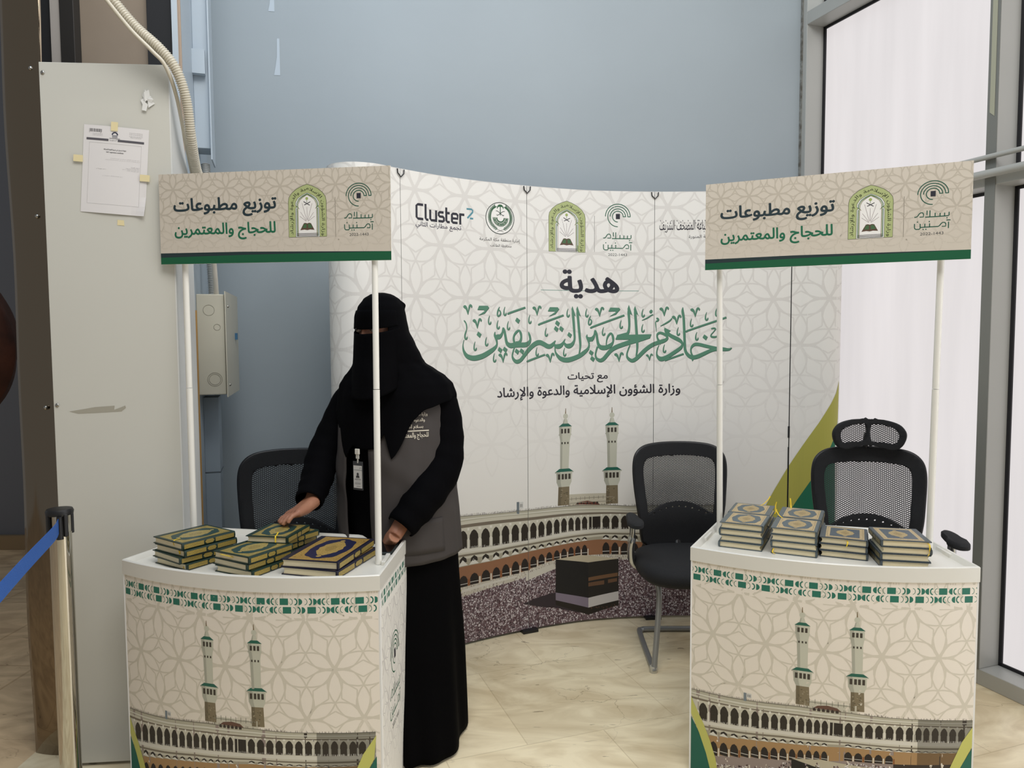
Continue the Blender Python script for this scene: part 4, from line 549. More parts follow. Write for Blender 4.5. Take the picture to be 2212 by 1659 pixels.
# paper notice
def paper():
    A = Art((0, 0, .21, .29)); dk = L(88, 86, 92); md = L(120, 118, 120)
    A.rect_(.01, .2405, .082, .248, dk, 1); A.rect_(.112, .2405, .196, .248, dk, 1)
    A.text('السعودية', (.085, .241, .109, .248), md, 1)
    for i in range(34): A.rect_(.018 + i * .00122 + random.random() * .0003, .268 - (.004 if i in (0, 1, 30, 31) else 0), .018 + i * .00122 + .0004 + random.random() * .0006, .2785, L(60, 58, 62), 1)
    for a, b in (((.012, .012, .013, .232)), ((.189, .012, .190, .232))) if 0 else (): pass
    for r in ((.02, .03, .0205, .233), (.188, .03, .1885, .233), (.02, .03, .1885, .0305), (.02, .2325, .1885, .233)): A.rect_(*r, L(170, 168, 166), 1)
    A.text('شهادة تسجيل في ضريبة القيمة المضافة', (.068, .209, .140, .2155), L(50, 48, 52), 1, .01); A.text('VAT registration certificate', (.076, .201, .132, .206), L(50, 48, 52), 1, .01, False)
    for x0, x1, z in ((.09, .185, .183), (.075, .185, .178), (.158, .185, .158), (.14, .185, .154), (.13, .185, .150), (.145, .185, .146), (.045, .078, .146), (.066, .132, .124)):
        A.text('تشهد الهيئة أن المكلف مسجل في ضريبة القيمة المضافة'[:int((x1 - x0) * 480)].strip(), (x0, z, x1, z + .0026), L(70, 68, 72), 1)
    for x0, x1, z in ((.03, .062, .2605), (.03, .062, .256), (.148, .19, .272), (.148, .19, .267), (.148, .19, .261), (.152, .186, .257)): A.text('المملكة العربية السعودية', (x0, z, x1, z + .0032), md, 1)
    A.arc(.102, .262, .0085, 0, PI, .004, L(50, 54, 74), 1, 12); A.rect_(.0935, .253, .1105, .262, L(168, 168, 172), 1)
    for i in range(5): A.rect_(.095 + i * .0034, .253, .0958 + i * .0034, .262, md, 2)
    A.rect_(.085, .2495, .119, .2512, md, 1)
    mb = MB()
    def fn(u, v, e):
        bend = .004 * math.sin(u / .21 * PI) + (.012 * ((u - .16) / .05) ** 2 * (1 - v / .06) if u > .16 and v < .06 else 0)
        return (u, -(bend + e + .0004), v)
    for i in range(14):
        for j in range(18):
            u0, u1, v0, v1 = .21 * i / 14, .21 * (i + 1) / 14, .29 * j / 18, .29 * (j + 1) / 18; mb.add([fn(u0, v0, 0), fn(u1, v0, 0), fn(u1, v1, 0), fn(u0, v1, 0)], [(0, 1, 2, 3)], L(224, 221, 220))
    A.lay(mb, fn, .015, .0003)
    return mb
pt = thing('paper_notice', 'white printed certificate sheet taped to the white column cover', 'paper', onpanel(.115, 1.935, .001), ca)
pt.rotation_euler = (0, math.radians(4.5), ca)
paper().build('sheet', attr_mat('printed_paper', .6), pt)
for x, z, w_, h_ in ((-.012, .175, .03, .022), (.205, .128, .032, .022), (.10, .29, .022, .03)):
    MB().add([(x - w_ / 2, -.0062, z - h_ / 2), (x + w_ / 2, -.0062, z - h_ / 2), (x + w_ / 2, -.0062, z + h_ / 2), (x - w_ / 2, -.0062, z + h_ / 2)], [(0, 1, 2, 3)]).build('tape_strip', mat('masking_tape', L(228, 214, 168), .6), pt, solid=.0004)
st_ = MB().add([tuple(onpanel(x, z, .0008)) for x, z in ((.232, 1.89), (.255, 1.888), (.254, 1.906), (.233, 1.908))], [(0, 1, 2, 3)]).build('tape_scrap', mat('masking_tape'), solid=.0004)
tag(st_, 'small scrap of pale masking tape stuck just under the paper sheet', 'tape')
# ------------------------------------------------------------------ polished steel cladding behind
mb = MB(); zz = [i * .1 for i in range(53)]
mb.sheet(lambda x, z: (x, 2.60 + .006 * math.sin(z * 3.1 + x * 9) + .004 * math.sin(z * 7.3 + 1) + .012 * ((x + 1.66) / .08) ** 2, z), [-1.745 + .14 * i / 10 for i in range(11)], zz)
stl = thing('steel_cladding', 'mirror polished steel column cladding behind the white cover, wavy reflections', 'cladding')
mb.build('mirror_sheet', mat('mirror_steel', L(128, 116, 100), .06, 1), stl, smooth=True, solid=.003)
for z in (1.265, 1.93, 2.43): MB().ball((-1.64, 2.596, z), .008, 10, 6).build('bolt', mat('steel'), stl, smooth=True)
# rust-brown cloth bundle far left
mb = MB(); 
def cloth(u, v):
    a = u * 2 * PI; r = .32 * math.sin(PI * min(max(v, .004), .996)) ** .42; fold = 1 + .07 * math.sin(a * 7 + v * 4)
    return (-2.42 + r * fold * math.cos(a) * .82, 3.20 + r * fold * math.sin(a) * .6, 1.14 + .68 * v)
mb.sheet(cloth, [i / 36 for i in range(37)], [j / 24 for j in range(25)])
cb = mb.build('cloth_bundle', mat('rust_brown_cloth', L(84, 44, 28), .8, bump=.6, bscale=12, var=.5, vscale=9), smooth=True)
tag(cb, 'rust-brown folded cloth bundle on a stand at the far left edge', 'cloth')
st2 = thing('garment_stand', 'dark stand carrying the rust-brown cloth at the left edge', 'stand', (-2.42, 3.20, 0))
MB().tube([(0, 0, .02), (0, 0, 1.18)], .015).build('pole', mat('black_plastic', L(20, 20, 22), .45), st2, smooth=True)
MB().lathe([(.08, 0), (.08, .012), (.03, .03)], (0, 0, 0)).build('base', mat('black_plastic'), st2, smooth=True)
# ------------------------------------------------------------------ trunking, conduit, electric box on the left wall
ul = Vector((-.296, .955, 0)); nl = Vector((.955, .296, 0))
def lp(s, n, z): p = lw0 + ul * s + nl * n; return (p.x, p.y, z)
def lbox(mb, s0, s1, n0, n1, z0, z1):
    vs = [lp(s, n, z) for z in (z0, z1) for n in (n0, n1) for s in (s0, s1)]; return mb.add(vs, [(0, 2, 3, 1), (4, 5, 7, 6), (0, 1, 5, 4), (2, 6, 7, 3), (0, 4, 6, 2), (1, 3, 7, 5)])
M_TR = mat('painted_trunking', L(178, 190, 200), .4)
t = thing('cable_trunking', 'pale blue painted cable trunking running up above the cream electric box', 'trunking')
lbox(MB(), .18, .30, 0, .062, 2.32, 5.1).build('channel', M_TR, t, bevel=.002)
lbox(MB(), .16, .32, .062, .068, 2.27, 5.1).build('lid', M_TR, t, bevel=.001)
lbox(MB(), .14, .17, 0, .05, 2.62, 2.72).build('bracket', M_TR, t)
t = thing('cable_trunking', 'pale blue painted cable trunking running down below the cream electric box', 'trunking')
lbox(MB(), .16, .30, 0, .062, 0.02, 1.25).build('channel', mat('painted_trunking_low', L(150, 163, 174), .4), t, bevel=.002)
lbox(MB(), .158, .302, .0, .064, .92, .924).build('joint', mat('joint_grey', L(90, 98, 106), .6), t)  # narrow darker band at the trunking joint
# painted wall edge trim with orange tape residue
ob = MB(); lbox(ob, -.035, -.03, -.002, .006, .55, 1.62); ot = ob.build('tape_residue', mat('orange_residue', L(180, 140, 82), .6)); tag(ot, 'thin orange tape residue down the wall edge beside the electric box', 'tape')
eb = thing('electric_box', 'cream metal electrical box with round knockouts on the left wall', 'electric box')
M_EB = mat('cream_enamel', L(196, 192, 176), .4, var=.04, vscale=6)
lbox(MB(), 0, .42, 0, .108, 1.272, 1.688).build('enclosure', M_EB, eb, bevel=.004)
door_ = MB(); 
vs = [lp(-.012, .110, 1.262), lp(.44, .132, 1.262), lp(.44, .132, 1.700), lp(-.012, .110, 1.700), lp(-.012, .114, 1.262), lp(.44, .136, 1.262), lp(.44, .136, 1.700), lp(-.012, .114, 1.700)]
door_.add(vs, [(0, 1, 2, 3), (4, 7, 6, 5), (0, 4, 5, 1), (1, 5, 6, 2), (2, 6, 7, 3), (3, 7, 4, 0)]).build('door', M_EB, eb)
fn = Vector((-ul.x, -ul.y, 0))
for (n_, z, r) in ((.048, 1.622, .0215), (.078, 1.552, .0125), (.064, 1.336, .028), (.064, 1.336, .022)):
    k = MB(); c = Vector(lp(0, n_, z)) + fn * .0006; ring = [c + nl * (r * math.cos(a * PI / 16)) + Vector((0, 0, r * math.sin(a * PI / 16))) for a in range(33)]
    k.tube(ring, .0009, 6, caps=False).build('knockout', mat('knockout_outline', L(150, 146, 132), .5), eb, smooth=True)  # thin rings in a darker tone outline the knockouts
for z in (1.64, 1.31): MB().ball(lp(.05, .118, z), .006).build('screw', mat('steel'), eb, smooth=True)
lk_ = MB(); lbox(lk_, .3, .33, .128, .14, 1.50, 1.53); lk_.build('latch', mat('blue_plastic', L(50, 96, 130), .5), eb)
def corr(name, pts, r, label, m, amp=.10, pitch_=.0075):
    P = [Vector(p) for p in cr(pts, 12)]; S = [0]
    for a, b in zip(P, P[1:]): S.append(S[-1] + (b - a).length)
    n = int(S[-1] / pitch_ * 4); Q = []; R = []; j = 0
    for i in range(n + 1):
        s = S[-1] * i / n
        while j < len(S) - 2 and S[j + 1] < s: j += 1
        t_ = (s - S[j]) / (S[j + 1] - S[j]); Q.append(P[j].lerp(P[j + 1], t_)); R.append(r * (1 + amp * (1 if i % 4 < 2 else -1)))
    o = MB().tube(Q, R, 14).build(name, m, smooth=True); tag(o, label, 'conduit'); return o
def atY(x, y, Y):
    d = rt2 * ((x - 1106) / F_PX) + dn2 * ((y - 829.5) / F_PX) + fw; return tuple(Vector((0, 0, 1.5)) + d * (Y / d.y))
M_CD = mat('cream_pvc', L(206, 200, 184), .45)
CA = [(-1.31, 2.30, 2.70), (-1.285, 2.42, 2.58), (-1.20, 2.54, 2.445), (-1.145, 2.63, 2.31), (-1.12, 2.72, 2.14), (-1.13, 2.82, 2.03), (-1.19, 2.95, 1.98), (-1.25, 3.08, 1.93)]

CA = [(-1.42, 2.36, 2.80), (-1.352, 2.41, 2.70), (-1.286, 2.45, 2.605), (-1.223, 2.48, 2.523), (-1.152, 2.50, 2.457), (-1.110, 2.52, 2.397), (-1.092, 2.55, 2.308), (-1.10, 2.60, 2.191), (-1.127, 2.70, 2.108), (-1.165, 2.88, 2.045), (-1.235, 3.02, 1.975)]
corr('flexible_conduit', CA, .0158, 'thick cream corrugated conduit curving down beside the white column cover', M_CD)
o = MB().tube(cr([(-1.41, 2.32, 2.77), (-1.345, 2.36, 2.68), (-1.279, 2.40, 2.583), (-1.223, 2.45, 2.501), (-1.168, 2.478, 2.442), (-1.135, 2.50, 2.400), (-1.128, 2.56, 2.32), (-1.135, 2.64, 2.18), (-1.165, 2.76, 2.09), (-1.205, 2.90, 2.02), (-1.262, 3.02, 1.95)], 10), .0065, 10).build('cable', M_CD, smooth=True)
tag(o, 'thin cream cable running alongside the thick corrugated conduit', 'cable')
o = MB().tube(cr([(-1.238, 3.02, 2.02), (-1.19, 2.97, 1.89), (-1.205, 3.03, 1.78), (-1.228, 3.10, 1.682)], 10), .0105, 12).build('cable', mat('white_pvc', L(214, 210, 200), .4), smooth=True)
tag(o, 'white smooth cable entering the top of the cream electric box', 'cable')
corr('flexible_conduit', [lp(.235, .033, 2.262), lp(.22, .036, 2.19), lp(.20, .04, 2.05), lp(.19, .045, 1.9), lp(.2, .05, 1.70)], .017, 'grey corrugated conduit dropping out of the upper trunking to the electric box', mat('grey_pvc', L(160, 162, 160), .5))
# ================================================================== BACKDROP DISPLAY
BAN = [(-.80, 3.41), (-.805, 3.29), (-.755, 3.215), (-.67, 3.19), (-.58, 3.225), (-.50, 3.31), (-.36, 3.44), (-.215, 3.55), (-.07, 3.635), (.07, 3.705), (.27, 3.79), (.46, 3.845), (.745, 3.878), (.95, 3.88), (1.2, 3.872), (1.45, 3.86), (1.53, 3.83), (1.60, 3.80), (1.665, 3.80), (1.70, 3.84), (1.695, 3.93)]
BP = Path(cr(BAN, 16)); SM = ART['seams']; BT = ART['bt']; ZB = 2.25
C_BAN = L(233, 231, 226)
def mixc(a, b, t): return tuple(x + (y - x) * t for x, y in zip(a, b))
BA = Art((0, .012, BP.S[-1], ZB)); LATC = L(219, 216, 211)
def bfade(x, y):
    t = max(0, min(1, (y - .80) / .75)); return None if t < .04 else mixc(C_BAN, LATC, t)
lattice(BA, .2745, .2385, (.612, 2.1695), bfade, .03)
D = BA
CB = BT['cluster']; CBf = lambda x, y: (CB[0] + x * (CB[2] - CB[0]), CB[1] - .004 + y * (CB[3] - CB[1] + .008))
for s_ in ([(.155, .92), (.05, .92), (.018, .84), (.018, .16), (.05, .08), (.155, .08)], [(.205, 1), (.205, .16), (.225, .08), (.262, .08)], [(.30, .70), (.30, .16), (.32, .08), (.42, .08)], [(.42, .70), (.42, 0)], [(.575, .62), (.495, .62), (.475, .56), (.475, .42), (.495, .36), (.56, .36), (.58, .30), (.58, .14), (.56, .08), (.465, .08)], [(.63, .95), (.63, .16), (.65, .08), (.70, .08)], [(.63, .62), (.70, .62)], [(.86, .08), (.765, .08), (.745, .14), (.745, .56), (.765, .62), (.84, .62), (.86, .56), (.86, .34), (.75, .34)], [(.915, 0), (.915, .66)], [(.90, .62), (1, .62)]): D.stroke([CBf(*p) for p in s_], .0115, C_DARK, 2, smooth=False)
TW = BT['two']; TWf = lambda x, y: (TW[0] + x * (TW[2] - TW[0]), TW[1] + y * (TW[3] - TW[1]))
for s_ in ([(0, .92), (.75, .92), (.92, .84), (.92, .66), (.12, .10)], [(.5, .10), (1, .10)]): D.stroke([TWf(*p) for p in s_], .0085, L(84, 142, 156), 2, smooth=False)
D.text('تجمع مطارات الثاني', BT['tajm'], L(40, 34, 62), 2, .01)
D.text('إمارة منطقة مكة المكرمة', BT['emara'], L(56, 54, 54), 2, .004); D.text('محافظة الطائف', BT['mohaf'], L(56, 54, 54), 2, .006)
palm_emblem(D, BT['palm'], 2); arch_emblem(D, BT['arch'], 2)
D.rect_(*BT['div'][:2], BT['div'][0] + .0025, BT['div'][3], L(150, 148, 146), 2); logo_arcs(D, (BT['logo'][0], BT['logo'][1], BT['logo'][2], BT['logo'][3]), 2)
D.text('لطباعة المصحف الشريف', BT['mus'], L(34, 30, 42), 2, .006)
for i in range(26): u_ = 1.945 + .25 * i / 26; D.rect_(u_, 2.098 - .012 * (i % 3), u_ + .003, 2.104 - .012 * (i % 3), L(60, 58, 66), 2)
D.text('المدينة المنورة', BT['mad'], L(60, 58, 62), 2, .006)
D.rect_(*BT['line'][:2], BT['line'][2], BT['line'][1] + .0028, L(110, 150, 138), 2)
D.text('هدية', BT['hadiya'], C_DARK, 3, .028); D.text('مع تحيات', BT['tah'], C_INK, 2, .022); D.text('وزارة الشؤون الإسلامية والدعوة والإرشاد', BT['wiz'], C_INK, 2, .022)
calligraphy(D, 2)
# the printed photograph: gallery, minarets, black cubic shrine and crowd
G = ART['bg']; LB = ART['bm']
rr = random.Random(11); top = G['crowd']
def crowd(A, u0, u1, topf, zb, size, lay, pal):
    n = int((u1 - u0) / size)
    for i in range(n):
        u = u0 + i * size; z = zb; tp_ = topf(u)
        while z < tp_:
            c = pal[int(rr.random() ** 1.1 * len(pal))]; a = rr.random() * PI; s = size * (.55 + .5 * rr.random()); x = u + rr.random() * size; y = z + rr.random() * size
            A.face([(x + s * math.cos(a), y + s * math.sin(a)), (x + .5 * s * math.cos(a + 2), y + .8 * s * math.sin(a + 2)), (x + .6 * s * math.cos(a + 4.2), y + .6 * s * math.sin(a + 4.2))], c, lay)
            z += size * .95
PAL = [L(206, 200, 204), L(190, 182, 188), L(150, 132, 138), L(66, 36, 42), L(44, 28, 34), L(224, 220, 222), L(110, 84, 88), L(84, 56, 66), L(212, 206, 208), L(50, 40, 50)]
tf = lambda u: lerp(u, top)
N_ = 60
for i in range(N_):
    a, b = .30 + (2.25 - .30) * i / N_, .30 + (2.25 - .30) * (i + 1) / N_; D.face([(a, .012), (b, .012), (b, tf(b)), (a, tf(a))], L(112, 94, 100), 2)
    D.face([(a, tf(a)), (b, tf(b)), (b, lerp(b, LB['bab'])), (a, lerp(a, LB['bab']))], L(196, 190, 176), 2)
crowd(D, .45, 2.3, tf, .014, .0080, 3, PAL)
for i in range(420):
    u = .75 + rr.random() * 1.1; z = tf(u) + rr.random() * .06 * (1 if u < 1.2 else .7)
    if z < lerp(u, LB['bab']): D.rect_(u, z, u + .002, z + .008, L(90, 70, 76) if i % 2 else L(232, 230, 228), 3)
D.poly(G['gate'], L(196, 190, 172), 2); D.poly(G['dome'], L(110, 62, 50), 4)
for i in range(7): u = 1.50 + i * .018; z = lerp(u, LB['roof']) + .004; D.poly([(u, z), (u + .011, z), (u + .011, z + .009), (u + .0055, z + .014), (u, z + .009)], L(56, 46, 42), 5)
for i in range(9): u = 1.47 + i * .025; D.rect_(u, .655, u + .0016, .672, L(86, 78, 70), 5)
D.rect_(1.455, .662, 1.70, .665, L(150, 144, 128), 5); D.rect_(1.4585, .640, 1.69, .643, L(150, 144, 128), 5)
D.rect_(1.160, .615, 1.174, .676, L(112, 122, 128), 4); D.rect_(1.174, .640, 1.197, .674, L(212, 212, 208), 4)
for i in range(3): D.rect_(1.179 + i * .005, .648, 1.181 + i * .005, .664, L(80, 80, 80), 5)
mosque(D, LB, ART['ba'] + [ART['ba'][-1] + .057 * (i + 1) for i in range(8)], ART['bw'], [(tuple(ART['bmin'][0]), tuple(ART['bmin'][1])), (tuple(ART['bmin'][2]), tuple(ART['bmin'][3]))], .60, 2.28, lay=3, kx=1.0, warm=L(146, 104, 76), pw=1.35)
for k, c, ly in (('led', L(210, 206, 196), 8), ('ledge2', L(206, 202, 190), 8), ('ks', L(52, 44, 50), 9), ('kb', L(36, 32, 28), 10), ('kl', L(30, 29, 29), 11), ('kr', L(38, 35, 32), 11), ('kt', L(190, 180, 156), 11), ('kw1', L(132, 122, 138), 11), ('kw2', L(198, 194, 192), 11), ('kg1', L(112, 82, 58), 12), ('kg2', L(104, 76, 56), 12), ('kg3', L(104, 76, 56), 12)): D.poly(G[k], c, ly)
for i in range(46):
    u = G['kr'][0][0] + (G['kr'][1][0] - G['kr'][0][0]) * rr.random(); z = .10 + .05 * rr.random() * 1.0
    if abs(i) and i < 30: D.rect_(u, G['kb'][1][1] - .012 + rr.random() * .02, u + .004, G['kb'][1][1] - .008 + rr.random() * .02, L(80, 56, 46), 11)
R_ = ART['br']
D.poly(R_['y'], L(172, 168, 82), 14); D.poly(R_['t'], L(34, 106, 80), 14)
tot = BP.S[-1]; mir = lambda P: [(.5332 - (p[0] - 2.6227), p[1]) for p in P]
D.poly(mir(R_['y'])[::-1], L(172, 168, 82), 14); D.poly(mir(R_['t'])[::-1], L(34, 106, 80), 14)
bd = thing('backdrop_display', 'tall curved white backdrop wall with green calligraphy and a printed mosque photograph', 'backdrop')
M_PR = attr_mat('matt_print', .45)
edges = [0.0] + SM + [tot]
for i, (a, b) in enumerate(zip(edges, edges[1:])):
    g0 = .0012 if i else 0; g1 = .0012 if i < 4 else 0
    if i == 4: g0 = .004
    a_, b_ = a + g0, b - g1; mb = MB(); n = 110 if i in (0, 4) else 60
    us = [a_ + (b_ - a_) * k / n for k in range(n + 1)]
    for u0, u1 in zip(us, us[1:]):
        p, q = BP.at(u0), BP.at(u1); mb.add([(*p, .012), (*q, .012), (*q, ZB), (*p, ZB)], [(0, 1, 2, 3)], C_BAN)
        p2, q2 = BP.at(u0, -.0015), BP.at(u1, -.0015); mb.add([(*p2, .012), (*q2, .012), (*q2, ZB), (*p2, ZB), (*p, ZB), (*q, ZB)], [(3, 2, 1, 0), (4, 5, 2, 3)], C_BAN)
    A = Art((a_, .012, b_, ZB))
    for P, c, ly in BA.p: A.face(P, c, ly)
    A.lay(mb, lambda u, v, e: (*BP.at(u, e), v), .012 if i in (0, 4) else .03, .0001)
    mb.build('print_panel', M_PR, bd)
    BA.p = [x for x in BA.p if max(p[0] for p in x[0]) > b_ - .001]
M_BK = mat('black_plastic', L(20, 20, 22), .45)
for s in SM:
    mb = MB(); p = BP.at(s, -.008); q = BP.at(s + .012, -.008); d = math.atan2(q[1] - p[1], q[0] - p[0]); mb.box((p[0], p[1], 1.13), (.026, .006, 2.22), d); mb.build('magnet_bar', M_BK, bd)
    p = BP.at(s, .004); mb = MB(); mb.box((p[0], p[1], .008), (.085, .05, .016), d); mb.build('foot', M_BK, bd, bevel=.002)
    if s > 2.5: mb = MB(); p = BP.at(s, .001); mb.box((p[0], p[1], .47), (.007, .002, .9), d); mb.box((p[0], p[1], 1.0), (.009, .004, .06), d); mb.build('magnet_bar', M_BK, bd)
    p = BP.at(s, .006); k = .0035; T = Vector((math.cos(d), math.sin(d), 0)); c = Vector((p[0], p[1], ZB - .022)); mb = MB()
    mb.tube([c + T * -.018 + Vector((0, 0, .018)), c + T * -.016, c + Vector((0, 0, -.016)), c + T * .016, c + T * .018 + Vector((0, 0, .018))], k * .8, 8); mb.build('hook', M_BK, bd, smooth=True)
# ================================================================== COUNTERS
CNT = {'L': ((-1.272, 2.368), (-.402, 2.192)), 'R': ((.603, 2.478), (1.436, 2.235))}
ZT, ZF, ZL = .79, .774, .742; BUL = .085; DEP = .425
OA = [math.radians(11)]
def outline(W, ins, ang=None, n=28, top=True):
    """tray plan, local x along the front, y inwards; first the bulged front, then the back"""
    h = W / 2 - ins; bl = BUL; pts = []; ang = OA[0]
    for i in range(n + 1): x = -h + 2 * h * i / n; pts.append((x, -bl * (1 - (x / (W / 2)) ** 2) + ins))
    k = (DEP - ins) * math.tan(ang); pts.append((h - k, DEP - ins)); pts.append((-h + k, DEP - ins)); return pts
M_TRAY = mat('white_abs_plastic', L(222, 220, 212), .28)
CUT = Art((-.01, 0, .90, .74)); C_CNT = L(234, 226, 214)
CLAT = L(212, 205, 190)
lattice(CUT, .1722, .156, (.0785, .5035), lambda x, y: mixc(C_CNT, CLAT, max(0, min(1, (y - .12) / .12))), .027)
CUT.rect_(-.01, .6545, .90, .7325, C_CNT, 2)
for k in range(11):                                                  # lattice tails above and below the band
    x = .025 + k * .086; CUT.stroke([(x - .012, .735), (x - .009, .741)], .004, CLAT, 3, smooth=False)
    for dx in (-.012, -.004, .004, .012): CUT.rect_(x + dx, .7335, x + dx + .002, .7415, CLAT, 3)
    if k % 2: CUT.rect_(x - .035, .6555, x + .035, .6585, CLAT, 3)
band(CUT, 3)
LC = {k: [tuple(p) for p in v] for k, v in ART['cm'].items()}; CM = ART['cmin']; Gc = ART['cg']
N_ = 50
for i in range(N_):
    a, b = -.005 + .892 * i / N_, -.005 + .892 * (i + 1) / N_; CUT.face([(a, .0), (b, .0), (b, lerp(b, LC['roof'])), (a, lerp(a, LC['roof']))], L(150, 136, 130) if a < .62 else L(52, 44, 40), 2)
gu = lambda x: .3450 + (x - 820) * .000405
CUT.poly([(.372, .316), (.372, .342), (.525, .340), (.525, .314)], L(196, 192, 176), 3); CUT.poly([(.398, .318), (.41, .327), (.44, .331), (.468, .326), (.48, .316)], L(104, 74, 62), 5)
for i in range(6): u = .396 + i * .0135; CUT.poly([(u, .309), (u + .009, .309), (u + .009, .316), (u + .0045, .320), (u, .316)], L(56, 46, 42), 7)
for i in range(8): u = .385 + i * .017; CUT.rect_(u, .330, u + .0011, .347, L(86, 82, 74), 6)
CUT.rect_(.378, .335, .52, .337, L(140, 138, 124), 6)
CUT.rect_(.183, .299, .192, .327, L(120, 132, 140), 4); CUT.rect_(.193, .312, .208, .327, L(206, 206, 202), 4)
for i in range(4): CUT.rect_(.195 + i * .003, .315, .1962 + i * .003, .323, L(80, 80, 84), 5)
mosque(CUT, LC, ART['ca'], ART['cw'], [(tuple(CM[0]), tuple(CM[1])), (tuple(CM[2]), tuple(CM[3]))], -.005, .887, lay=3, dark_from=.70, kx=1.0, warm=L(168, 134, 92), pw=.8, brown_to=.64)
rr = random.Random(4)
crowd(CUT, 0, .62, lambda u: lerp(u, LC['bab']) - .012 - .02 * (u < .3), .0, .0062, 9, PAL + [L(220, 214, 200)] * 3)
CUT.poly([(.3348, .1395), (.424, .1519), (.62, .140), (.60, .128), (.47, .112)], L(188, 180, 158), 11); CUT.poly([(.3348, .1395), (.47, .112), (.47, .0), (.3354, .0)], L(30, 28, 26), 12); CUT.poly([(.47, .112), (.61, .130), (.61, .0), (.47, .0)], L(36, 33, 30), 12)
YL, TL_ = L(196, 196, 108), L(30, 100, 84)
CUT.poly(Gc['yl'], YL, 14); CUT.poly([(-.008, .218), (.034, .147), (.0589, .083), (.0737, .0303), (.08, 0), (-.008, 0)], TL_, 14)
CUT.poly([(.889, .292), (.8809, .2156), (.8422, .1472), (.80, .02), (.755, .02), (.79, .10), (.8095, .148), (.8482, .2347)], YL, 14); CUT.poly([(.889, .225), (.889, 0), (.80, 0), (.80, .02), (.8422, .1472)], TL_, 14)
C_SIDE = L(242, 240, 234)
SIDE = Art((0, 0, .40, .74)); lattice(SIDE, .10, .156, (.05, .5035), lambda x, y: mixc(C_SIDE, L(214, 211, 208), max(0, min(1, y / .3))), .03)
SIDE.rect_(0, .6545, .40, .7325, C_SIDE, 2)
keep = [(P, c, l) for P, c, l in CUT.p if l == 3 and c == C_TEAL and min(p[1] for p in P) > .66]
for P, c, l in keep: SIDE.face([(p[0] * .72 - .05, p[1]) for p in P], c, 3)
logo_arcs(SIDE, (.135, .398, .265, .54), 4)
def counter(k, label):
    OA[0] = math.radians(8 if k == 'L' else 12)
    A, B = (Vector((*p, 0)) for p in CNT[k]); W = (B - A).length; th = math.atan2(B.y - A.y, B.x - A.x); ctr = (A + B) / 2
    t = thing('promotion_counter', label, 'promotion counter', tuple(ctr), th, 'white promotion counters with header boards')
    # tray
    mb = MB(); R = lambda ins, z: [(x, y, z) for x, y in outline(W, ins)]
    rings = [R(.007, ZL), R(0, ZL), R(0, ZT - .003), R(.003, ZT), R(.010, ZT), R(.013, ZT - .003), R(.022, ZF), ]
    mb.loft(rings, True, True); mb.build('tray', M_TRAY, t, auto=.7)
    h = W / 2; kx_ = DEP * math.tan(math.radians(11))
    for sg in (-1, 1):
        e0 = Vector((sg * (h - .006 - kx_ * .12), DEP * .12, 0)); e1 = Vector((sg * (h - .006 - kx_ * .75), DEP * .75, 0)); m_ = (e0 + e1) / 2; an = math.atan2(e1.y - e0.y, e1.x - e0.x)
        MB().box((m_.x - sg * .010, m_.y, ZF + .006), ((e1 - e0).length * .35, .014, .013), an).build('pole_socket', M_TRAY, t, bevel=.002)
        if sg > 0: MB().box((e0.x * .6 + e1.x * .4 + .0035, e0.y * .6 + e1.y * .4, ZL + .028), (.03, .005, .018), an).build('clip', mat('grey_plastic', L(206, 208, 208), .3), t, bevel=.001)
    # wrapped body
    o2 = outline(W, .004); fr = Path([(x, y) for x, y in o2[:29]]); mb = MB(); n = 36
    sc = fr.S[-1] / ART['len'][0 if k == 'L' else 1]; top_ = ZL - .001
    for i in range(n):
        u0, u1 = fr.S[-1] * i / n, fr.S[-1] * (i + 1) / n; p, q = fr.at(u0), fr.at(u1); p2, q2 = fr.at(u0, -.003), fr.at(u1, -.003)
        mb.add([(*p, 0), (*q, 0), (*q, top_), (*p, top_), (*p2, 0), (*q2, 0), (*q2, top_), (*p2, top_)], [(0, 1, 2, 3), (7, 6, 5, 4), (3, 2, 6, 7), (0, 4, 5, 1)], C_CNT)
    A_ = Art((.004, .002, fr.S[-1] - .004, top_))
    for P, c, l in CUT.p: A_.face([(p[0] * sc, p[1]) for p in P], c, l)
    A_.lay(mb, lambda u, v, e: (*fr.at(u, e), v), .04, .00007)
    mb.build('front_print', M_PR, t)
    for sg in (1, -1):
        P0_ = Vector(o2[28] if sg > 0 else o2[0]); P1_ = Vector(o2[29] if sg > 0 else o2[30]); d = (P1_ - P0_); Ls = d.length; d.normalize(); nn = Vector((d.y, -d.x)) * sg
        f = lambda u, v, e: ((P0_ + d * u + nn * e).x, (P0_ + d * u + nn * e).y, v); mb = MB()
        mb.add([f(0, 0, 0), f(Ls, 0, 0), f(Ls, top_, 0), f(0, top_, 0), f(0, 0, -.003), f(Ls, 0, -.003), f(Ls, top_, -.003), f(0, top_, -.003)], [(0, 1, 2, 3), (7, 6, 5, 4), (3, 2, 6, 7)] if sg > 0 else [(3, 2, 1, 0), (4, 5, 6, 7), (7, 6, 2, 3)], C_SIDE)
        A_ = Art((.003, .002, Ls - .003, top_))
        for P, c, l in SIDE.p: A_.face(P, c, l)
        if sg < 0: A_.p = [([(Ls - p[0], p[1]) for p in P][::-1], c, l) for P, c, l in A_.p]
        A_.lay(mb, f, None, .00007); mb.build('side_print', M_PR, t)
    mb = MB()
    for i in (0, 28): x, y = o2[i]; MB().box((x * .998, y + .004, top_ / 2), (.006, .010, top_)).build('corner_edge', mat('white_edge', L(238, 238, 238), .3), t)
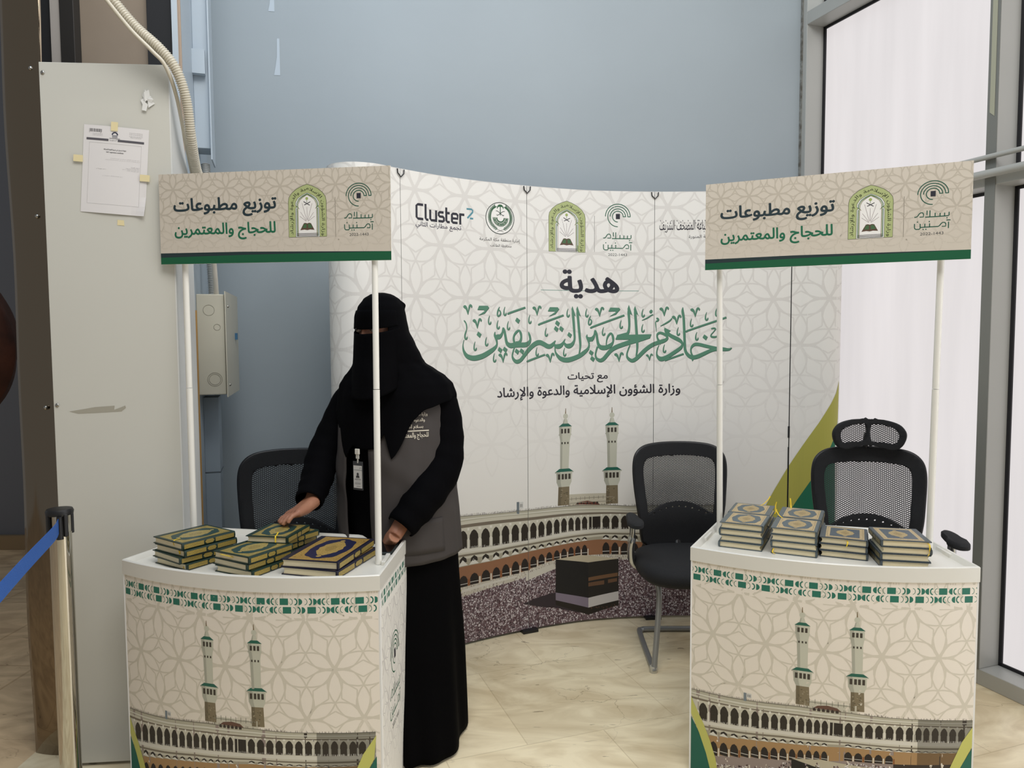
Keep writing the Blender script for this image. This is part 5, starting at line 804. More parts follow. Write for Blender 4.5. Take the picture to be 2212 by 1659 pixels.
    mb = MB(); x1, y1 = o2[29]; x0, y0 = o2[30]; mb.box(((x0 + x1) / 2, (y0) / 2, .27), (W * .72, DEP * .8, .012)); mb.build('inner_shelf', mat('grey_plastic'), t)
    return t, th, ctr
CL, thL, cL_ = counter('L', 'white curved promotion counter carrying green, gold and navy cover books, beside the column')
CR_, thR, cR_ = counter('R', 'white curved promotion counter carrying slate-blue cover books, beside the window')
# header boards with poles
HB = Art((0, 0, .81, .30)); C_HD = L(206, 197, 183); HT = ART['ht']
lattice(HB, .0955, .083, (.1473, .2472), lambda x, y: mixc(C_HD, L(189, 180, 165), max(0.0, min(1, (y - .03) / .13))), .036)
HB.poly([(0, .022), (0, .037), (.30, .037), (.81, .0285), (.81, .02)], L(36, 52, 54), 3); HB.poly([(0, 0), (.81, 0), (.81, .0285), (.30, .0265), (0, .0225)], L(22, 90, 58), 4)
HB.text('توزيع مطبوعات', tuple(HT['l1']), L(38, 54, 60), 3, .028); HB.text('للحجاج والمعتمرين', tuple(HT['l2']), L(30, 104, 74), 3, .024)
arch_emblem(HB, HT['arch'], 3); HB.rect_(HT['div'][0], HT['div'][1], HT['div'][0] + .0018, HT['div'][3], L(150, 142, 130), 3); logo_arcs(HB, HT['logo'], 3, col=L(24, 84, 66))
def header(loc, th, tilt, poles, label):
    t = thing('header_board', label, 'sign board', loc, -th); t.rotation_euler = (0, -tilt, -th)
    mb = MB(); W, Hh, d = .81, .30, .005
    mb.add([(0, 0, 0), (W, 0, 0), (W, 0, Hh), (0, 0, Hh)], [(0, 1, 2, 3)], C_HD); mb.add([(0, d, 0), (W, d, 0), (W, d, Hh), (0, d, Hh), (0, 0, 0), (W, 0, 0), (W, 0, Hh), (0, 0, Hh)], [(3, 2, 1, 0), (0, 1, 5, 4), (1, 2, 6, 5), (2, 3, 7, 6), (3, 0, 4, 7)], L(235, 233, 228))
    HB.lay(mb, lambda u, v, e: (u, -e, v), None, .00008); mb.build('print_board', M_PR, t)
    t['group'] = 'header boards over the counters'
    return t
header((-1.187, 2.533, 1.756), .153, -.003, None, 'beige header sign with Arabic lettering above the counter beside the column')
header((.690, 2.658, 1.737), .441, -.001, None, 'beige header sign with Arabic lettering above the counter beside the window')
def pole(a, b, label):
    t = thing('sign_pole', label, 'pole', a, 0, 'white poles holding the header boards'); a, b = Vector(a), Vector(b); m_ = a.lerp(b, .45); d = (b - a)
    MB().tube([(0, 0, 0), m_ - a], .0108, 16).build('lower_tube', mat('white_tube', L(232, 230, 222), .3), t, smooth=True)
    MB().tube([m_ - a + d * .0015, b - a], .0102, 16).build('upper_tube', mat('white_tube'), t, smooth=True)
pole((-1.098, 2.515, ZF), (-1.118, 2.562, 2.02), 'white sign pole rising from the book counter beside the column cover')
pole((-.434, 2.352, ZF), (-.449, 2.464, 2.02), 'white sign pole standing in front of the veiled woman')
pole((.765, 2.700, ZF), (.742, 2.668, 2.0), 'white sign pole in front of the backdrop and the middle office chair')
pole((1.380, 2.418, ZF), (1.368, 2.372, 2.0), 'white sign pole nearest the window')
# ================================================================== BOOKS
M_COV = attr_mat('embossed_cover', .38, .30, 420)
M_PG = mat('page_edges', L(242, 228, 190), .7, bump=.1, bscale=300, vdist=(1, 1, 30), var=.10, vscale=12)
GOLD = L(150, 128, 66); 
def cover_art(l, w_, kind):
    A = Art((-l / 2, -w_ / 2, l / 2, w_ / 2))
    base, fld, ring, ctr_ = {'green': (L(28, 50, 42), L(150, 132, 72), L(36, 64, 60), L(156, 138, 80)), 'navy': (L(28, 28, 46), L(158, 126, 66), L(32, 34, 64), L(164, 136, 76)), 'oval': (L(80, 91, 94), L(184, 162, 120), L(74, 90, 97), L(168, 146, 100)), 'square': (L(70, 79, 84), L(184, 162, 120), L(72, 84, 92), L(170, 148, 100))}[kind]
    m = .008 * l / .165
    if kind != 'navy' : A.rect_(-l / 2 + m, -w_ / 2 + m, l / 2 - m, w_ / 2 - m * 2.2, fld, 1)
    else: A.rect_(-l / 2 + m * .6, -w_ / 2 + m * .6, l / 2 - m * .6, w_ / 2 - m * 1.6, fld, 1)
    if kind in ('oval', 'square'):
        f = .022 if kind == 'oval' else .03; A.rect_(-l / 2 + m + .004, -w_ / 2 + m + .004, l / 2 - m - .004, w_ / 2 - m * 2.2 - .004, L(92, 92, 86), 2); A.rect_(-l / 2 + m + .0055, -w_ / 2 + m + .0055, l / 2 - m - .0055, w_ / 2 - m * 2.2 - .0055, fld, 3)
        if kind == 'square': A.rect_(-l / 2 + .024, -w_ / 2 + .022, l / 2 - .024, w_ / 2 - .03, ring, 4)
    n = 48; yc = -m * .6; sx, sy = l * .40, w_ * .33
    if kind != 'square':
        A.face([(sx * math.copysign(abs(math.cos(2 * PI * k / n)) ** .8, math.cos(2 * PI * k / n)) * (1 + .035 * math.cos(2 * PI * k * 8 / n)), yc + sy * math.copysign(abs(math.sin(2 * PI * k / n)) ** .8, math.sin(2 * PI * k / n)) * (1 + .035 * math.cos(2 * PI * k * 8 / n))) for k in range(n)], ring, 4)
    q = .26 if kind != 'square' else .20
    for a0, ly in ((1, 5),): A.face([(l * q * math.cos(2 * PI * k / n) * (1 + .10 * abs(math.cos(4 * PI * k / n)) - .05 * math.cos(2 * PI * k * 12 / n)), yc + w_ * (.20 if kind != 'square' else .19) * math.sin(2 * PI * k / n) * (1 + .07 * math.cos(2 * PI * k * 12 / n))) for k in range(n)], ctr_, ly)
    if kind in ('green', 'navy'):
        for sx_ in (-1, 1):
            for sy_ in (-1, 1):
                cx_, cy_ = sx_ * l * .40, yc + sy_ * w_ * .36; hi = tuple(c * 1.3 for c in fld)
                for k in range(5): A.arc(cx_ - sx_ * k * l * .012, cy_ - sy_ * k * w_ * .004, l * (.018 + .006 * k), .6 * k, .6 * k + 3.6, l * .0045, hi if k % 2 else tuple(c * .7 for c in fld), 3, 8)
        for k in range(14): a_ = 2 * PI * k / 14; A.disc(sx * 1.09 * math.cos(a_), yc + sy * 1.10 * math.sin(a_), l * .010, tuple(c * .7 for c in fld), 3, 6)
    for e in (-1, 1): A.disc(e * l * (q + .06), yc, l * .035, ctr_, 5, 8, ry=w_ * .045)
    A.disc(0, yc, l * .12, tuple(c * .8 for c in ctr_), 6, 20, ry=w_ * .09)
    for k in range(7): A.stroke([(-l * .08 + k * l * .027, yc - w_ * .05), (-l * .07 + k * l * .027, yc + w_ * .04)], .0012, ctr_, 7, smooth=False)
    for k in range(26):
        x = -l / 2 + m * 1.6 + (l - m * 3.2) * k / 25
        for e in (-w_ / 2 + m * 1.6, w_ / 2 - m * 2.9): A.disc(x, e, .0016 * l / .165, tuple(c * 1.25 for c in fld) if kind != 'navy' else L(172, 146, 84), 5, 6)
    return A, base
def make_book(kind, l, w_, t):
    """local x = height of the book, y = across, spine towards -y, z up"""
    th = .0025; A, base = cover_art(l, w_, kind); mb = MB()
    mb.box((0, 0, t - th / 2), (l, w_, th), col=base); mb.box((0, 0, th / 2), (l, w_, th), col=base)
    n = 8; ring0 = []; 
    for k in range(n + 1): a = -PI / 2 + PI * k / n; ring0.append((-w_ / 2 - .004 * math.cos(a) , t / 2 + (t / 2) * math.sin(a)))
    for (y0, z0), (y1, z1) in zip(ring0, ring0[1:]): mb.add([(-l / 2, y0, z0), (l / 2, y0, z0), (l / 2, y1, z1), (-l / 2, y1, z1), (-l / 2, -w_ / 2 + .003, z0), (l / 2, -w_ / 2 + .003, z0), (l / 2, -w_ / 2 + .003, z1), (-l / 2, -w_ / 2 + .003, z1)], [(3, 2, 1, 0), (0, 4, 7, 3), (1, 2, 6, 5)], base)
    ys = -w_ / 2 - .0045
    sp = L(150, 130, 66) if kind in ('green', 'navy') else L(120, 112, 84)
    a0 = .012 * l / .165
    for x0, x1 in ((-l / 2 + .006, -a0 * 1.5), (a0 * 1.5, l / 2 - .006)): mb.add([(x0, ys, t * .18), (x1, ys, t * .18), (x1, ys, t * .82), (x0, ys, t * .82)], [(0, 1, 2, 3)], sp)
    mb.add([(-a0 * 1.2, ys, t * .5), (-a0 * .8, ys, t * .2), (a0 * .8, ys, t * .2), (a0 * 1.2, ys, t * .5), (a0 * .8, ys, t * .8), (-a0 * .8, ys, t * .8)], [(0, 1, 2, 3, 4, 5)], sp)
    A.lay(mb, lambda u, v, e: (u, v, t + e), None, .0001)
    pg = MB(); n = 6; rings = []
    for x in (-l / 2 + .004, l / 2 - .004):
        r = [(x, -w_ / 2 + .002, th)] + [(x, w_ / 2 - .004 - .004 * math.sin(PI * k / n), th + (t - 2 * th) * k / n) for k in range(n + 1)] + [(x, -w_ / 2 + .002, t - th)]; rings.append(r)
    pg.loft(rings)
    return mb, pg
BK = {}
def book(kind, l, w_, t, loc, ang, label, group, ribbon=None):
    key = (kind, l, w_, t)
    if key not in BK:
        e = thing('book', label, 'book', loc, ang, group); a, b = make_book(kind, l, w_, t); a.build('cover', M_COV, e); b.build('page_block', M_PG, e); BK[key] = e; r = e
    else:
        r = BK[key].copy(); COL.objects.link(r); r.location = loc; r.rotation_euler = (0, 0, ang); r['label'] = label; r['group'] = group
        for ch in BK[key].children:
            if ch.name.startswith('ribbon'): continue
            c = ch.copy(); COL.objects.link(c); c.parent = r
    if ribbon:
        mb = MB(); P = cr(ribbon, 6); 
        vs = []
        for i, p in enumerate(P):
            a_, b_ = Vector(P[max(i - 1, 0)]), Vector(P[min(i + 1, len(P) - 1)]); d = b_ - a_; s = Vector((-d.y, d.x, 0)); s = s.normalized() * .0021 if s.length > 1e-5 else Vector((.0021, 0, 0)); vs += [tuple(Vector(p) + s), tuple(Vector(p) - s)]
        mb.add(vs, [(2 * i, 2 * i + 1, 2 * i + 3, 2 * i + 2) for i in range(len(P) - 1)]); mb.build('ribbon_marker', mat('yellow_ribbon', L(236, 200, 40), .5), r, solid=.0005)
    return r
R = math.radians
# stack A beside the column
t1 = .0215; z0 = ZF + .0004
gA = 'green and gold books stacked at the corner of the counter beside the column'
jA = [(.004, .002, 3), (-.003, -.004, -2), (.006, -.002, 1), (0, .0, 0)]
lbA = ['green and gold book at the bottom of the four-book stack nearest the column', 'green and gold book second from bottom in the stack nearest the column', 'green and gold book directly under the top one in the stack nearest the column', 'green and gold book lying on top of the four-book stack nearest the column']
rib = {3: [(-.082 + .02, -.02, t1 + .001), (-.0845, -.024, t1 + .0012), (-.091, -.03, t1 - .008), (-.090, -.034, t1 - .014)], 2: [(-.083, -.045, t1 - .002), (-.094, -.05, t1 - .006), (-.096, -.056, t1 - .004), (-.092, -.052, .006)], 0: [(-.085, -.06, .014), (-.092, -.064, .008), (-.09, -.066, .002)]}
for i in range(4):
    dx, dy, da = jA[i]; book('green', .190, .162, t1, (-1.052 + dx, 2.412 + dy, z0 + i * (t1 + .0004)), R(55.5 + da), lbA[i], gA, rib.get(i))
gB = 'green and gold books stacked in the middle of the counter beside the column'
lbB = ['green and gold book at the bottom of the low stack beside the big navy books', 'green and gold book in the middle of the low stack beside the big navy books', 'green and gold book on top of the low stack beside the big navy books']
for i in range(3): book('green', .178, .158, t1, (-.829 + (.004, -.004, 0)[i], 2.327 + (.002, .003, 0)[i], z0 + i * (t1 + .0004)), R(61 + (2, -2, 0)[i]), lbB[i], gB, [(-.084, .05, .012), (-.092, .04, .016), (-.091, .01, .015), (-.084, -.01, .011)] if i == 2 else None)
gC = 'green and gold books stacked under the hand of the woman'
lbC = ['green and gold book at the bottom of the stack under the resting hand', 'green and gold book second from bottom of the stack under the resting hand', 'green and gold book third from bottom of the stack under the resting hand', 'green and gold book on top of its stack with the resting hand on it']
for i in range(3): book('green', .165, .143, t1, (-.786 + (.003, -.003, .006)[i], 2.508 + (0, .003, -.002)[i], z0 + i * (t1 + .0004)), R(62 + (0, 3, -3)[i]), lbC[i], gC)
book('green', .165, .143, t1, (-.788, 2.452, z0 + 3 * (t1 + .0004)), R(80), lbC[3], gC, [(-.03, -.015, t1 + .001), (-.045, -.022, t1 + .0015), (-.07, -.03, t1 + .001), (-.0835, -.034, t1 + .0005), (-.086, -.035, .004)])
gD = 'large navy and gold books at the right of the counter beside the column'
book('navy', .272, .190, .0245, (-.588, 2.356, z0), R(74), 'large navy and gold book lying under its twin in front of the veiled woman', gD)
book('navy', .272, .190, .0245, (-.596, 2.362, z0 + .0249), R(77.5), 'large navy and gold book on top of its twin in front of the veiled woman', gD)
# right counter
def rstack(n, kind, c, ang, sp, base, gname, ribs={}, t=t1, jit=1.5):
    rn = random.Random(int(c[0] * 1000)); nm = {3: ['bottom', 'middle', 'top'], 4: ['lowest', 'second lowest', 'second highest', 'topmost']}[n]
    for i in range(n):
        jx, jy, ja = (rn.random() - .5) * .004, (rn.random() - .5) * .004, (rn.random() - .5) * jit * 2
        flip = sp[i % len(sp)]
        book(kind, .163, .142, t, (c[0] + (jx if i < n - 1 else 0), c[1] + (jy if i < n - 1 else 0), z0 + i * (t + .0004)), R(ang + (ja if i < n - 1 else 0) + (180 if flip else 0)), 'slate-blue book, ' + base % nm[i], gname, ribs.get(i))
rstack(4, 'oval', (.816, 2.568), 63, (1, 0), '%s in the front stack nearest the middle office chair', 'slate books in the front stack nearest the middle chair')
rstack(4, 'oval', (.890, 2.718), 64, (1,), '%s in the rear stack touching the middle sign pole', 'slate books in the rear stack by the middle sign pole', {3: [(-.07, .02, t1), (-.080, .03, t1 + .004), (-.10, .045, t1 + .02), (-.11, .05, t1 + .03)], 2: [(-.07, .074, t1 - .006), (-.08, .076, t1), (-.09, .075, t1 + .02), (-.095, .078, t1 + .035)]})
rstack(4, 'oval', (.964, 2.490), 63.5, (0, 1, 0, 0), '%s in the front stack beside the low three-book stack', 'slate books in the second front stack', {3: [(.07, .05, t1), (.084, .062, t1 + .004), (.092, .072, t1 + .016), (.094, .074, t1 + .024)], 1: [(-.075, .05, .012), (-.09, .045, .014), (-.096, .03, .02)], 0: [(-.08, .062, .016), (-.09, .064, .006), (-.092, .055, .002)]})
rstack(4, 'oval', (1.041, 2.643), 63.5, (0,), '%s in the rear stack before the backdrop seam', 'slate books in the second rear stack', {3: [(.07, .04, t1), (.084, .042, t1 + .004), (.09, .044, t1 + .02), (.094, .046, t1 + .032)]})
rstack(3, 'square', (1.112, 2.455), 65, (0, 0, 0), '%s in the low three-book stack', 'slate books in the three-book stack', {2: [(-.078, -.012, .014), (-.092, -.014, .012), (-.098, -.01, 0), (-.094, .0, -.008)]})
rstack(4, 'square', (1.246, 2.352), 77, (1, 1, 0, 1), '%s in the stack nearest the window', 'slate books in the stack nearest the window', {3: [(.078, .06, .016), (.092, .062, .012), (.094, .06, -.012), (.09, .058, -.02)]})
# phone
ph = thing('mobile_phone', 'black mobile phone lying on the counter tray behind the white sign pole', 'phone', (-.437, 2.520, ZF + .0003), R(87))
mb = MB(); 
def rrect(l, w_, r, z, n=5): return [(sx * (l / 2 - r) + r * math.cos(a), sy * (w_ / 2 - r) + r * math.sin(a), z) for sx, sy, a_ in ((1, 1, 0), (-1, 1, PI / 2), (-1, -1, PI), (1, -1, 1.5 * PI)) for a in [a_ + PI / 2 * k / n for k in range(n + 1)]]
mb.loft([rrect(.140, .064, .012, 0), rrect(.144, .068, .014, .002), rrect(.144, .068, .014, .008), rrect(.140, .064, .012, .0095)]); mb.build('case', mat('dark_rubber', L(34, 42, 42), .5), ph, smooth=False)
MB().loft([rrect(.134, .058, .010, .0095), rrect(.134, .058, .010, .0099)]).build('screen', mat('black_glass', L(12, 10, 12), .08), ph)

# ================================================================== OFFICE CHAIRS
def mesh_mat(name, c, fill):
    m = bpy.data.materials.new(name); m.use_nodes = True; nt = m.node_tree; b = nt.nodes['Principled BSDF']; lk = nt.links.new; out = nt.nodes['Material Output']
    b.inputs['Base Color'].default_value = (*c, 1); b.inputs['Roughness'].default_value = .6
    tc = nt.nodes.new('ShaderNodeTexCoord'); sp = nt.nodes.new('ShaderNodeSeparateXYZ'); lk(tc.outputs['Object'], sp.inputs[0])
    def wave(kx, kz):
        a = nt.nodes.new('ShaderNodeMath'); a.operation = 'MULTIPLY'; a.inputs[1].default_value = kx; lk(sp.outputs[0], a.inputs[0])
        d = nt.nodes.new('ShaderNodeMath'); d.operation = 'MULTIPLY_ADD'; d.inputs[1].default_value = kz; lk(sp.outputs[2], d.inputs[0]); lk(a.outputs[0], d.inputs[2])
        s = nt.nodes.new('ShaderNodeMath'); s.operation = 'SINE'; lk(d.outputs[0], s.inputs[0]); return s
    w1, w2 = wave(400, 760), wave(-400, 760); mx = nt.nodes.new('ShaderNodeMath'); mx.operation = 'MINIMUM'; lk(w1.outputs[0], mx.inputs[0]); lk(w2.outputs[0], mx.inputs[1])
    g = nt.nodes.new('ShaderNodeMath'); g.operation = 'GREATER_THAN'; g.inputs[1].default_value = fill; lk(mx.outputs[0], g.inputs[0])
    tr = nt.nodes.new('ShaderNodeBsdfTransparent'); ms = nt.nodes.new('ShaderNodeMixShader'); lk(g.outputs[0], ms.inputs[0]); lk(b.outputs[0], ms.inputs[1]); lk(tr.outputs[0], ms.inputs[2]); lk(ms.outputs[0], out.inputs['Surface']); return m
M_MESH = mesh_mat('black_net_fabric', L(30, 31, 34), -.22)
M_FAB = mat('black_fabric', L(26, 27, 30), .85, bump=.3, bscale=350); M_RIM = mat('black_nylon', L(22, 22, 25), .4); M_SIL = mat('silver_paint', L(150, 152, 152), .35, .55); M_ALU = mat('polished_aluminium', L(196, 198, 198), .22, .95)
def mirror(P): return P + [(-x, z) for x, z in P[::-1] if abs(x) > 1e-6]
OUT = mirror([(0, .985), (.10, .982), (.17, .970), (.210, .938), (.224, .885), (.222, .80), (.210, .69), (.196, .60), (.186, .53), (.165, .492), (.08, .482), (0, .480)])
INN = mirror([(0, .925), (.10, .922), (.158, .910), (.177, .875), (.176, .80), (.166, .70), (.160, .655), (.150, .652), (.08, .69), (0, .703)])
def back_y(x, z): return .17 + .05 * (1 - (abs(x) / .22) ** 2) + .12 * max(0, z - .7) * .8 - .028 * math.exp(-((z - .64) / .11) ** 2)
def make_chair(label, headrest, lift, cantilever, arms=True):
    t = thing('office_chair', label, 'office chair', group=None)
    o_, i_ = cr(OUT, 5, True), cr(INN, 5, True); holes = [i_]
    for k in range(-4, 5): x = k * .032; z = .678 - 3.2 * x * x * .55; holes.append([(x - .005, z), (x, z - .004), (x + .005, z), (x, z + .004)])
    A = Art(); A.poly(o_, M_FAB, 0, holes); mb = MB(); A.lay(mb, lambda u, v, e: (u, back_y(u, v), v + lift), .02, 0); mb.c = [WHITE] * len(mb.c)
    mb.build('back_border', M_FAB, t, smooth=True, solid=.012, weld=True)
    A = Art(); A.poly(i_, M_FAB, 0); mb = MB(); A.lay(mb, lambda u, v, e: (u, back_y(u, v) + .001, v + lift), .012, 0); mb.c = [WHITE] * len(mb.c); mb.build('back_mesh', M_MESH, t, smooth=True, weld=True)
    MB().tube([(x, back_y(x, z) + .006, z + lift) for x, z in o_ + [o_[0]]], .0085, 10, caps=False).build('back_frame', M_RIM, t, smooth=True)
    mb = MB()
    def seat(u, v):
        return None
    rings = []
    for z, s in ((.405, .90), (.425, .985), (.455, 1.0), (.478, .97), (.490, .88), (.492, .6)):
        r = []
        for k in range(40):
            a = 2 * PI * k / 40; c, s2 = math.cos(a), math.sin(a); x = .252 * s * math.copysign(abs(c) ** .62, c); y = -.035 + .245 * s * math.copysign(abs(s2) ** .7, s2); zz_ = z + lift * .3 + .018 * (1 if z > .47 else 0) * (-(max(0, -y - .1) ** 2) * 18); r.append((x, y, zz_))
        rings.append(r)
    mb.loft(rings).build('seat', M_FAB, t, smooth=True)
    for sg in ((-1, 1) if arms else ()):
        A_ = []; 
        for z, s in ((.655, .8), (.662, 1), (.676, 1), (.684, .85)):
            A_.append([(sg * .266 + .036 * s * math.cos(a) * (1.1 if math.sin(a) < 0 else .8), -.06 + .125 * s * math.copysign(abs(math.sin(a)) ** .8, math.sin(a)), z + lift) for a in [2 * PI * k / 24 for k in range(24)]])
        MB().loft(A_).build('armrest', M_FAB, t, smooth=True)
        P = [(sg * .266, -.05, .655 + lift), (sg * .268, -.045, .60 + lift), (sg * .272, -.02, .53), (sg * .262, .01, .46), (sg * .23, .03, .425)]
        MB().tube(cr(P, 6), [.018] * 8 + [.032] * 9 + [.036] * 8, 12, flat=.55, up=(1, 0, 0)).build('arm_support', M_ALU, t, smooth=True)
        MB().box((sg * .267, -.03, .61 + lift), (.02, .045, .09)).build('arm_sleeve', M_RIM, t, bevel=.004)
    MB().tube([(0, .10, .42 + lift * .3), (0, .20, .44 + lift), (0, .235, .56 + lift)], .022, 10, flat=.6).build('back_bracket', M_RIM, t, smooth=True)
    if cantilever:
        P = [(-.20, -.07, .41), (-.185, -.12, .40), (-.165, -.15, .34), (-.19, -.185, .05), (-.195, -.19, .018), (-.195, -.15, .0135), (-.185, .22, .0135), (-.17, .268, .0135), (-.12, .278, .0135)]
        F = P + [(-x, y, z) for x, y, z in P[::-1]]; MB().tube(cr(F, 8), .0132, 12).build('sled_base', M_SIL, t, smooth=True)
        for sg in (-1, 1): MB().lathe([(.017, 0), (.019, .022), (.016, .03)], (sg * .195, -.185, 0), 12).build('glide', mat('clear_plastic', L(186, 182, 168), .3), t, smooth=True)
    else:
        MB().tube([(0, 0, .10), (0, 0, .41)], .025).build('gas_lift', M_RIM, t, smooth=True)
        for k in range(5):
            a = 2 * PI * k / 5 + .3; c, s = math.cos(a), math.sin(a); MB().tube([(0, 0, .11), (.14 * c, .14 * s, .095), (.27 * c, .27 * s, .07)], [.026, .02, .014], 10).build('base_arm', M_RIM, t, smooth=True)
            MB().tube([(.27 * c - .012 * s, .27 * s + .012 * c, .028), (.27 * c + .012 * s, .27 * s - .012 * c, .028)], .027, 16).build('castor', M_RIM, t, smooth=True)
    if headrest:
        HO = mirror([(0, 1.150), (.06, 1.148), (.115, 1.130), (.140, 1.095), (.136, 1.055), (.118, 1.027), (.085, 1.020), (.04, 1.032), (0, 1.038)])
        HI = [(.012, 1.128), (.06, 1.126), (.100, 1.112), (.116, 1.088), (.112, 1.060), (.098, 1.045), (.06, 1.050), (.012, 1.058)]
        hy = lambda x, z: back_y(0, .98) - .03 - .035 * (1 - (x / .15) ** 2) * -1 - .04
        HO = [(x * 1.03, z - .034) for x, z in HO]; HI = [(x * 1.03, z - .034) for x, z in HI]; o2 = cr(HO, 5, True); h1 = cr(HI, 4, True); h2 = [(-x, z) for x, z in h1][::-1]
        A = Art(); A.poly(o2, M_FAB, 0, [h1, h2]); mb = MB(); A.lay(mb, lambda u, v, e: (u, hy(u, v), v + lift), .02, 0); mb.c = [WHITE] * len(mb.c)
        hd = mb.build('headrest', M_FAB, t, smooth=True, solid=.022, weld=True)
        for h in (h1, h2): A = Art(); A.poly(h, M_FAB, 0); mb = MB(); A.lay(mb, lambda u, v, e: (u, hy(u, v), v + lift), .02, 0); mb.c = [WHITE] * len(mb.c); mb.build('net_panel', M_MESH, hd, smooth=True)
        MB().tube([(0, back_y(0, .93) + .012, .93 + lift), (0, back_y(0, .98) + .01, 1.0 + lift), (0, hy(0, 1.05) + .02, 1.05 + lift)], .012, 10).build('headrest_stem', M_RIM, t, smooth=True)
    return t
chA = make_chair('black mesh-back office chair with silver sled base between the counters', False, -.012, True); chA.location = (.822, 3.42, 0)
chB = make_chair('black mesh office chair with a headrest beside the window', True, .022, False); chB.location = (1.500, 3.005, 0); chB.rotation_euler = (0, 0, R(-14))
chC = make_chair('black mesh-back office chair without headrest, half hidden behind the veiled woman', False, .035, False, False); chC.location = (-.905, 2.95, 0); chC.rotation_euler = (0, 0, R(7)); chC.scale = (1.04, 1, 1.0)
# ================================================================== BELT STANCHION
stn = thing('belt_stanchion', 'chrome crowd-control post with a blue belt before the white column cover', 'stanchion', (-1.425, 2.30, 0))
MB().tube([(0, 0, .015), (0, 0, .90)], .0315, 32).build('post', mat('chrome', L(200, 196, 186), .07, 1), stn, smooth=True)
MB().lathe([(.16, 0), (.16, .006), (.14, .016), (.05, .024), (.034, .03)], (0, 0, 0), 40).build('base', mat('chrome'), stn, smooth=True)
MB().lathe([(.030, .895), (.030, .955), (.037, .957), (.0385, .966), (.036, .972), (.028, .974)], (0, 0, 0), 32).build('head', mat('chrome'), stn, smooth=True)
MB().lathe([(.038, .955), (.0395, .966), (.036, .9735), (.024, .975), (.0, .975)], (0, 0, 0), 32).build('cap', M_BK, stn, smooth=True)
for a in (-2.15 + PI / 2 * k for k in range(4)): MB().box((.035 * math.cos(a), .035 * math.sin(a), .925), (.010, .013, .072), a).build('belt_clip', M_BK, stn, bevel=.003)
a = -1.05; MB().tube([(.041 * math.cos(a), .041 * math.sin(a), .955), (.043 * math.cos(a), .043 * math.sin(a), .885)], [.008, .010], 10).build('belt_catch', M_BK, stn, smooth=True)
bl = MB(); P = [(.02, -.040, .928), (.06, -.13, .926), (.16, -.42, .918), (.34, -.9, .912), (.5, -1.3, .915)]; P = cr(P, 6); vs = []
for p in P: vs += [(p[0], p[1], p[2] + .023), (p[0], p[1], p[2] - .023)]
bl.add(vs, [(2 * i, 2 * i + 1, 2 * i + 3, 2 * i + 2) for i in range(len(P) - 1)]); bl.build('belt', mat('blue_webbing', L(34, 92, 176), .6, bump=.3, bscale=300), stn, solid=.0012)
